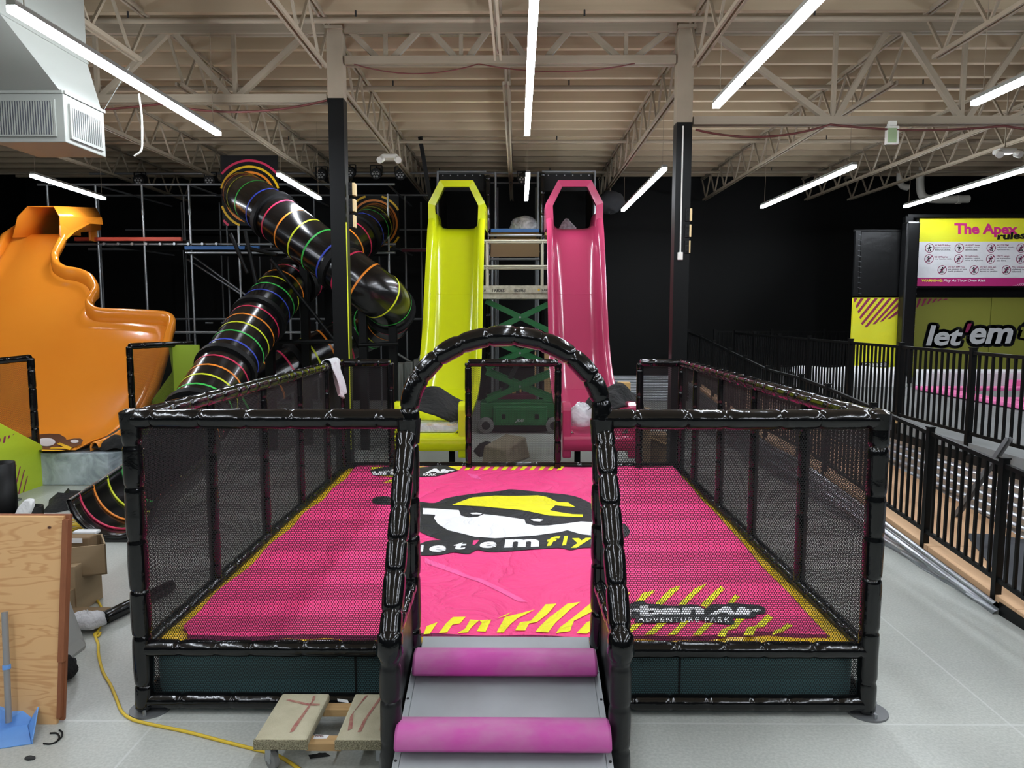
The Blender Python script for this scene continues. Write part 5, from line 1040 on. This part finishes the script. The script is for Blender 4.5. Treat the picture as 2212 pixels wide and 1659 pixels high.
# cords
def floor_path(px, r, lift=0): return [Vector((p.x, p.y, r + lift)) for p in (Pz(u, v, r) for u, v in px)]
tag(MB().tube(resample(catmull(floor_path([(188, 1268), (205, 1290), (218, 1310), (222, 1330), (217, 1350), (212, 1362), (204, 1370), (210, 1376), (217, 1366), (206, 1372), (212, 1392), (213, 1415), (222, 1450), (238, 1478), (252, 1510), (262, 1535), (280, 1551), (310, 1561), (400, 1580), (470, 1598), (548, 1618), (600, 1632), (648, 1662)], .0095), 8), .02)[0], .0095, 8).build('extension_cord', 'cord', smooth=60), 'yellow extension cord winding over the floor to the dolly', 'cord')
t = thing('cord_coil', 'heap of coiled yellow cord beside the tube slide exit', 'cord', Pz(145, 1150, 0)); rnd = random.Random(4)
for k in range(9):
    cx, cy = Pz(145 + rnd.uniform(-14, 10), 1148 + rnd.uniform(-6, 8), 0).x, Pz(145, 1148 + rnd.uniform(-8, 8), 0).y; ra_, rb_ = rnd.uniform(.16, .3), rnd.uniform(.12, .28); ph = rnd.uniform(0, 3)
    MB().tube([(cx + ra_ * math.cos(a) , cy + rb_ * math.sin(a + ph * .3), .012 + k * .006 + .008 * math.sin(2 * a)) for a in [2 * math.pi * i / 40 for i in range(40)]], .009, 6, closed=True).build('cord_loop', 'cord', t, smooth=60)
# black tubes
def barrel(c, r, h, label, th=.012):
    t = thing('black_tube', label, 'tube', (c.x, c.y, 0)); MB().tube([(c.x, c.y, 0), (c.x, c.y, h)], r, 28, cap=False).build('tube_wall', 'black_steel', t, smooth=60, solid=th); return t
yq = 6.95
p = Py(-4, 1000, yq); barrel(Vector((p.x, yq, 0)), .135, p.z, 'tall black tube standing upright at the left frame edge')
p = Py(49, 1116, 6.75); barrel(Vector((p.x, 6.75, 0)), .1, p.z, 'shorter black tube with white film stuffed in it'); pt = p
p = Py(66, 1094, 7.0); barrel(Vector((p.x, 7.0, 0)), .105, p.z, 'black tube standing behind the one with white film')
tag(MB().prism([pt + Vector((-.08, -.05, -.02)), pt + Vector((.06, -.05, -.01)), pt + Vector((.1, -.02, .1)), pt + Vector((.09, 0, .16)), pt + Vector((.03, 0, .17)), pt + Vector((-.03, -.02, .1))], (.0, .07, .0)).build('white_film', 'paper_white', bevel=.015, smooth=40), 'crumpled white film sticking out of the shorter black tube', 'film')
p = Pz(15, 1165, .0); t = thing('small_carton', 'small open carton between the tubes and the plywood sheet', 'box', (Py(5, 1150, 6.3).x, 6.3, 0)); q = Py(8, 1140, 6.3); boxo('carton', q.x - .25, q.x + .02, 6.25, 6.5, 0, q.z, 'cardboard', t); MB().prism([Vector((q.x + .02, 6.25, q.z)), Vector((q.x + .02, 6.5, q.z)), Vector((q.x + .09, 6.5, q.z - .14)), Vector((q.x + .09, 6.25, q.z - .14))], (.006, 0, 0)).build('flap', 'cardboard', t)
# black cloths, scraps on the floor
def cloth(name, px, mat, label, h=.1, seed=1, cat='cloth'):
    P = [Pz(a, b, 0) for a, b in px]; cx = sum(p.x for p in P) / len(P); cy = sum(p.y for p in P) / len(P); rnd = random.Random(seed); rings = []; n = len(P); m = MB(); vs = []
    for f in (1, .8, .55, .3): vs += [Vector((cx + (p.x - cx) * f, cy + (p.y - cy) * f, .004 + h * (1 - f ** 2) * rnd.uniform(.35, 1.1))) for p in P]
    vs.append(Vector((cx, cy, h * .8))); fs = [(r * n + i, r * n + (i + 1) % n, (r + 1) * n + (i + 1) % n, (r + 1) * n + i) for r in range(3) for i in range(n)] + [(3 * n + i, 3 * n + (i + 1) % n, 4 * n) for i in range(n)]
    o = m.add(vs, fs).build(name, mat, None, smooth=50); return tag(o, label, cat)
cloth('black_cloth', [(90, 1108), (104, 1096), (106, 1080), (130, 1072), (145, 1068), (175, 1072), (205, 1070), (215, 1078), (180, 1086), (178, 1094), (150, 1102), (120, 1108)], 'cloth_black', 'crumpled black cloth on the floor before the plastic-covered mats', .16, 3)
cloth('black_cloth', [(90, 1140), (105, 1125), (122, 1122), (132, 1130), (112, 1142), (95, 1150)], 'cloth_black', 'small black cloth beside the coiled yellow cord', .06, 9)
cloth('black_cloth', [(180, 1062), (210, 1042), (240, 1030), (262, 1040), (250, 1060), (215, 1068)], 'cloth_black', 'black cloth spread behind the tube slide exit', .1, 12)
a, b = Pz(92, 1152, .02), Pz(118, 1132, .02); tag(MB().bar(a, b, .06, .04).build('black_strip', 'black_steel', bevel=.006), 'short black channel lying by the black cloth', 'strip')
p = Pz(33, 1078, .02); t = thing('lifting_ring', 'small metal ring on the floor under the lime panel', 'ring', p); MB().tube([(p.x + .06 * math.cos(a), p.y + .06 * math.sin(a), .015) for a in [2 * math.pi * i / 20 for i in range(20)]], .012, 6, closed=True).build('ring', 'galv_dull', t, smooth=60)
tag(MB().tube(catmull(floor_path([(94, 1606), (108, 1607), (122, 1602), (128, 1592), (122, 1584), (108, 1584)], .005), 6), .005, 6).tube(catmull(floor_path([(122, 1602), (133, 1592), (134, 1582), (128, 1577)], .005), 6), .005, 6).build('cable_tie', 'black_matte', smooth=60), 'curled black cable tie on the floor beside the dustpan', 'cable tie')
p = Pz(65, 1640, 0); tag(blob('floor_debris', (p.x, p.y, .006), (.03, .015, .012), 'rubber', None, 2), 'grey crumb of debris on the floor below the cable tie', 'debris')
cloth('rubber_scrap', [(666, 1632), (690, 1630), (705, 1628), (715, 1634), (690, 1638), (670, 1641)], 'black_matte', 'black rubber scrap on the floor under the dolly', .015, 5, 'scrap')
# dustpan
dp = thing('dustpan', 'blue long-handled dustpan standing before the plywood sheet', 'dustpan', Pz(20, 1600, 0))
A, B_, C_, D_ = Pz(-45, 1625, .0), Pz(68, 1608, .0), Pz(60, 1568, .0), Pz(-25, 1578, .0)
e = Vector((0, 0, .006)); MB().prism([A, B_, C_, D_], (0, 0, .008)).build('pan_floor', 'blue_plastic', dp, bevel=.003)
MB().prism([D_, C_, C_ + Vector((.03, .06, .11)), C_ + Vector((-.05, .07, .13)), (C_ + D_) / 2 + Vector((.03, .06, .085)), (C_ + D_) / 2 + Vector((-.03, .06, .085)), D_ + Vector((-.02, .06, .12))], (0, .008, 0)).build('pan_back', 'blue_plastic', dp, bevel=.003)
MB().prism([B_, B_ + Vector((.004, 0, .03)), C_ + Vector((.03, .06, .11)), C_], (.008, 0, 0)).build('pan_side', 'blue_plastic', dp, bevel=.003); MB().prism([A, A + Vector((0, 0, .03)), D_ + Vector((-.02, .06, .12)), D_], (-.008, 0, 0)).build('pan_side', 'blue_plastic', dp, bevel=.003)
hb_, ht = Py(19, 1560, D_.y + .02), Py(10, 1322, D_.y + .12); MB().tube([hb_, ht], .017, 14).build('handle', 'handle_grey', dp, smooth=60); mid = hb_.lerp(ht, .5); MB().tube([mid - (ht - hb_) * .02, mid + (ht - hb_) * .02], .022, 14).build('handle_joint', 'blue_plastic', dp, smooth=60)
# carpeted dolly
dl = thing('furniture_dolly', 'carpeted moving dolly with red spray marks beside the ramp post', 'dolly', Pz(690, 1640, 0))
zt = .2; a = Pz(548, 1597, zt); a2 = Pz(612, 1497, zt); x0 = a.x; y0, y1 = a.y, a2.y; bw = Pz(662, 1600, zt).x - x0; x1 = Pz(722, 1602, zt).x; x2 = x1 + bw + .02
for u0, u1 in ((x0, x0 + bw), (x1, x2)):
    bd = boxo('carpeted_board', u0, u1, y0, y1, zt - .05, zt, 'carpet', dl, .012)
    MB().box(u0 - .003, u1 + .003, y0 - .004, y0 + .01, zt - .058, zt - .004).build('carpet_edge', 'carpet_edge', bd, bevel=.004)
def pmark(pts, par=dl):
    P = [Pz(520 + u / 6.144, 1460 + v / 6.144, zt + .002) for u, v in pts]; MB().add(P, [tuple(range(len(P)))]).build('spray_mark', 'spray_red', par)
for P in ([(600, 320), (640, 310), (900, 365), (1050, 370), (1050, 392), (900, 395), (640, 335)], [(960, 265), (995, 262), (985, 310), (700, 740), (650, 750), (690, 670), (940, 340)], [(1655, 260), (1690, 255), (1500, 470), (1480, 700), (1420, 725), (1450, 540)], [(1840, 285), (1875, 290), (1680, 560), (1600, 740), (1550, 745), (1620, 600)], [(1870, 420), (1895, 420), (1900, 725), (1845, 725)]): pmark(P)
for yy in (y0 + .035, y1 - .1): boxo('timber_rail', x0 + bw - .02, x1 + .02, yy, yy + .075, zt - .085, zt - .045, 'pine', dl)
q = [Pz(520 + u / 6.144, 1460 + v / 6.144, zt - .044) for u, v in ((990, 775), (1175, 785), (1140, 830), (960, 835))]; MB().add(q, [(0, 1, 2, 3)]).build('paper_label', 'print_white', dl)
text_on('lettering', 'NWC', [(682, 1587), (700, 1587), (699, 1592), (681, 1592)], lambda a_, b_: Pz(a_, b_, zt - .0425), 'red_cable', dl, bold=.04)
q = [Pz(520 + u / 6.144, 1460 + v / 6.144, zt - .044) for u, v in ((1280, 300), (1420, 320), (1435, 360), (1290, 340))]; MB().add(q, [(0, 1, 2, 3)]).build('paper_label', 'print_white', dl)
for x, y, yaw in ((x0 + .07, y0 + .06, .9), (x2 - .06, y0 + .05, 0.1), (x0 + .07, y1 - .06, .5), (x2 - .06, y1 - .06, .3)):
    d = Vector((math.cos(yaw), math.sin(yaw), 0)); c = Vector((x, y, .052)); w_ = MB().tube([c - d * .016, c - d * .013, c + d * .013, c + d * .016], lambda i: (.044, .05, .05, .044)[i], 22).build('caster_wheel', 'rubber_light', dl, smooth=40)
    MB().tube([c - d * .02, c + d * .02], .018, 12).build('hub', 'galv', w_)
    for s in (-1, 1): rod('caster_fork', c + d * .022 * s, c + d * .022 * s + Vector((0, 0, .085)), .03, .006, 'galv', dl)
    boxo('caster_plate', x - .035, x + .035, y - .035, y + .035, .135, .142, 'galv', dl)
# white rag over the left rail of the pen
p = Py(745, 790, 8.55); rg = MB(); xr_ = XA
def ragf(s, t_):
    y = 8.42 + .42 * s + .05 * math.sin(7 * t_); a = (t_ - .3) * 2.2
    if t_ < .5: ang = math.pi * (1.05 - t_ * 2); return (xr_ + .075 * math.cos(ang), y, ZTOP + .005 + .075 * max(-.2, math.sin(ang)) - (.12 * (1 - t_ * 8) if t_ < .125 else 0))
    f = (t_ - .5) * 2; return (xr_ + .075 + .06 * f + .03 * math.sin(s * 12 + f * 3), 8.6 + (y - 8.6) * (1 - .45 * f), ZTOP - .005 - .40 * f * (1 - .35 * abs(s - .5)))
tag(rg.grid(ragf, 24, 26).build('white_rag', 'rag', None, smooth=60, solid=.008), 'white rag hung over the back of the left pen rail', 'rag')
# lime end panels of the orange slide base
a, b = Pz(28, 1072, 0), Pz(97, 1047, 0); d = (b - a); k = lambda f, z: a + d * f + Vector((0, 0, z))
def onp(px, py):  # point of the panel plane under a pixel
    n_ = Vector((d.y, -d.x, 0)); r_ = ray(px, py); return O + r_ * ((a - O).dot(n_) / r_.dot(n_))
t = thing('lime_panel', 'lime green side panel with maroon stripes at the left frame edge', 'panel', a)
tp1, tp0 = onp(88, 960), onp(0, 914); far = a - d * 1.6
MB().prism([b, Vector((b.x, b.y, tp1.z - .04)), Vector((tp1.x, tp1.y, tp1.z)), tp0, tp0 + (tp0 - tp1) * .6, Vector((far.x, far.y, 0))], Vector((d.y, -d.x, 0)).normalized() * -.05).build('panel_face', 'lime_panel', t)
nrm = Vector((d.y, -d.x, 0)).normalized() * .004
zq = lambda u, v: onp(u / 4.878, 740 + v / 4.878) + nrm
for P in ([(0, 1010), (10, 1005), (0, 1050), (-20, 1060)], [(40, 990), (60, 985), (50, 1050), (28, 1060)], [(85, 980), (105, 975), (98, 1005), (78, 1018)], [(135, 965), (150, 963), (140, 972), (130, 978)], [(105, 1300), (120, 1290), (110, 1400), (95, 1410)], [(160, 1290), (173, 1288), (130, 1470), (118, 1475)], [(205, 1310), (217, 1305), (150, 1600), (136, 1605)], [(248, 1345), (260, 1340), (198, 1600), (184, 1605)], [(282, 1410), (293, 1405), (250, 1575), (237, 1582)]): MB().add([zq(*q) for q in P], [(0, 1, 2, 3)]).build('printed_stripe', 'maroon', t)
t = thing('lime_panel', 'plain lime panel behind the left pen rail beside the orange slide', 'panel', Py(400, 880, 11.6)); MB().prism([Py(u, v, 11.6) for u, v in ((364, 745), (428, 745), (441, 800), (425, 850), (418, 940), (290, 940), (318, 880), (372, 803))], (0, .05, 0)).build('panel_face', 'lime_flat', t)
# plastic-covered landing mats under the orange slide
t = thing('landing_mat', 'blue-grey landing mat block under clear plastic at the orange slide foot', 'mat', (-7.2, 10.4, 0)); MB().prism([(-9.6, 9.92, .01), (-5.78, 9.92, .01), (-5.3, 10.5, .01), (-5.3, 11.0, .01), (-9.6, 11.0, .01)], (0, 0, .445)).build('mat_block', 'teal_pad', t)
MB().prism([(-9.62, 9.9, .005), (-5.76, 9.9, .005), (-5.27, 10.5, .005), (-5.27, 11.02, .005), (-9.62, 11.02, .005)], (0, 0, .458)).build('plastic_cover', 'film', t, bevel=.012)
def dc(s, t_): x = -6.1 + s * .75; y = 10.0 + t_ * .5; return (x, y, .5 + .16 * math.sin(math.pi * min(1, s * 1.1)) ** .6 * math.sin(math.pi * t_) ** .5 + .02 * math.sin(15 * s + 6 * t_))
tag(MB().grid(dc, 18, 10).build('black_bag', 'cloth_black', None, smooth=60), 'black bag lying on the plastic-covered mats', 'bag')
p = Py(230, 930, 10.6); 
# padded frames around the orange slide
def frame(name, label, pts, posts, net, Y):
    t = thing(name, label, 'frame', pts[0])
    padded('frame_rail', pts, .05, 'vinyl', t, .3, seed=3); padded('frame_post', posts, .05, 'vinyl', t, .3, seed=5)
    netpanel('net', net[0], net[1], net[2], 'net_open', t)
P0, P1 = Py(66, 773, 10.05), Py(-60, 786, 10.05); P2 = Vector((P0.x, P0.y, .5))
frame('padded_frame', 'black padded frame with netting at the left frame edge', [P1, P0], [P0, P2], (P0, P1 - P0, Vector((0, 0, .55 - P0.z))), 9.4)
P0, P1 = Py(279, 748, 11.0), Py(415, 742, 11.9); P2 = Vector((P0.x, P0.y, .05))
frame('padded_frame', 'black padded frame with netting before the right edge of the orange slide', [P0, P1], [P0, P2], (P0, P1 - P0, Vector((0, 0, -1.5))), 11)
# things behind the pen
p = Pz(1100, 985, 0); t = thing('paper_bundle', 'brown paper-wrapped block lying behind the centre net', 'bundle', (p.x, 11.6, 0))
ca, sa = math.cos(-.5), math.sin(-.5); q = lambda u, v, z: Vector((p.x + .02 + u * ca - v * sa, 11.75 + u * sa + v * ca, z))
MB().box8([q(-.28, -.45, 0), q(.2, -.45, 0), q(.2, .35, 0), q(-.28, .35, 0), q(-.26, -.42, .28), q(.16, -.42, .26), q(.14, .3, .36), q(-.26, .3, .38)]).build('wrapped_block', 'blockpaper', t, bevel=.03)
cloth('debris_pile', [(1022, 975), (1035, 960), (1060, 955), (1068, 970), (1058, 985), (1035, 988)], 'cloth_black', 'dark tangle of debris beside the paper-wrapped block', .14, 6, 'debris')
t = thing('wrapped_stack', 'grey film-wrapped stack of panels standing left of the yellow slide', 'panels', (Py(880, 900, 13.2).x, 13.2, 0))
for u0, u1, zz in ((849, 872, 785), (872, 893, 782), (893, 914, 776)): A, B_ = Py(u0, zz, 13.2), Py(u1 - 1, zz, 13.2); boxo('wrapped_panel', A.x, B_.x, 13.2, 13.5, 0, A.z, 'greywrap', t, .02)
p = Py(1398, 900, 11.0); t = thing('cardboard_box', 'tall cardboard box behind the right back net', 'box', (p.x, 11.1, 0)); A, B_ = Py(1384, 884, 11), Py(1407, 884, 11); MB().box(A.x, B_.x, 11, 11.25, 0, A.z).build('carton', 'cardboard', t, bevel=.006)
t = thing('carton_heap', 'low open carton with scrap board behind the right back net', 'box', (Py(1425, 930, 11.3).x, 11.3, 0)); A, B_ = Py(1408, 940, 11.2), Py(1446, 940, 11.2); MB().box(A.x, B_.x, 11.2, 11.6, 0, A.z).build('carton', 'cardboard_dark', t, bevel=.006); MB().bar(Py(1390, 938, 11.15), Py(1445, 962, 11.15), .1, .02).build('scrap_board', 'pine', t)
# far clutter along the back wall behind the left net
for i, (u0, u1, zt_, lab) in enumerate(((575, 640, 872, 'long low grey crate by the back wall, left of the column'), (660, 700, 878, 'short grey crate by the back wall, left of the column'))):
    A, B_ = Py(u0, zt_, 17.6), Py(u1, zt_, 17.6); t = thing('storage_crate', lab, 'crate', ((A.x + B_.x) / 2, 17.7, 0)); MB().box(A.x, B_.x, 17.6, 18.2, 0, max(.2, A.z)).build('crate_body', 'galv_dull', t, bevel=.02); boxo('crate_lid', A.x - .02, B_.x + .02, 17.58, 18.22, max(.2, A.z), max(.2, A.z) + .04, 'galv', t)
A = Py(1045, 868, 16.6); t = thing('storage_bin', 'purple bin of loose hardware behind the scissor lift', 'bin', (-.1, 16.9, 0)); boxo('bin_body', -.55, .42, 16.7, 17.3, 0, .55, 'maroon_foam', t, .02)
for k in range(26): u = random.Random(k); x = u.uniform(-.48, .36); y = u.uniform(16.76, 17.2); MB().box(x - .05, x + .05, y - .04, y + .04, .53, .58 + u.uniform(0, .1)).build('hardware_piece', u.choice(['tan_wood', 'rubber', 'galv_dull', 'cardboard']), t)
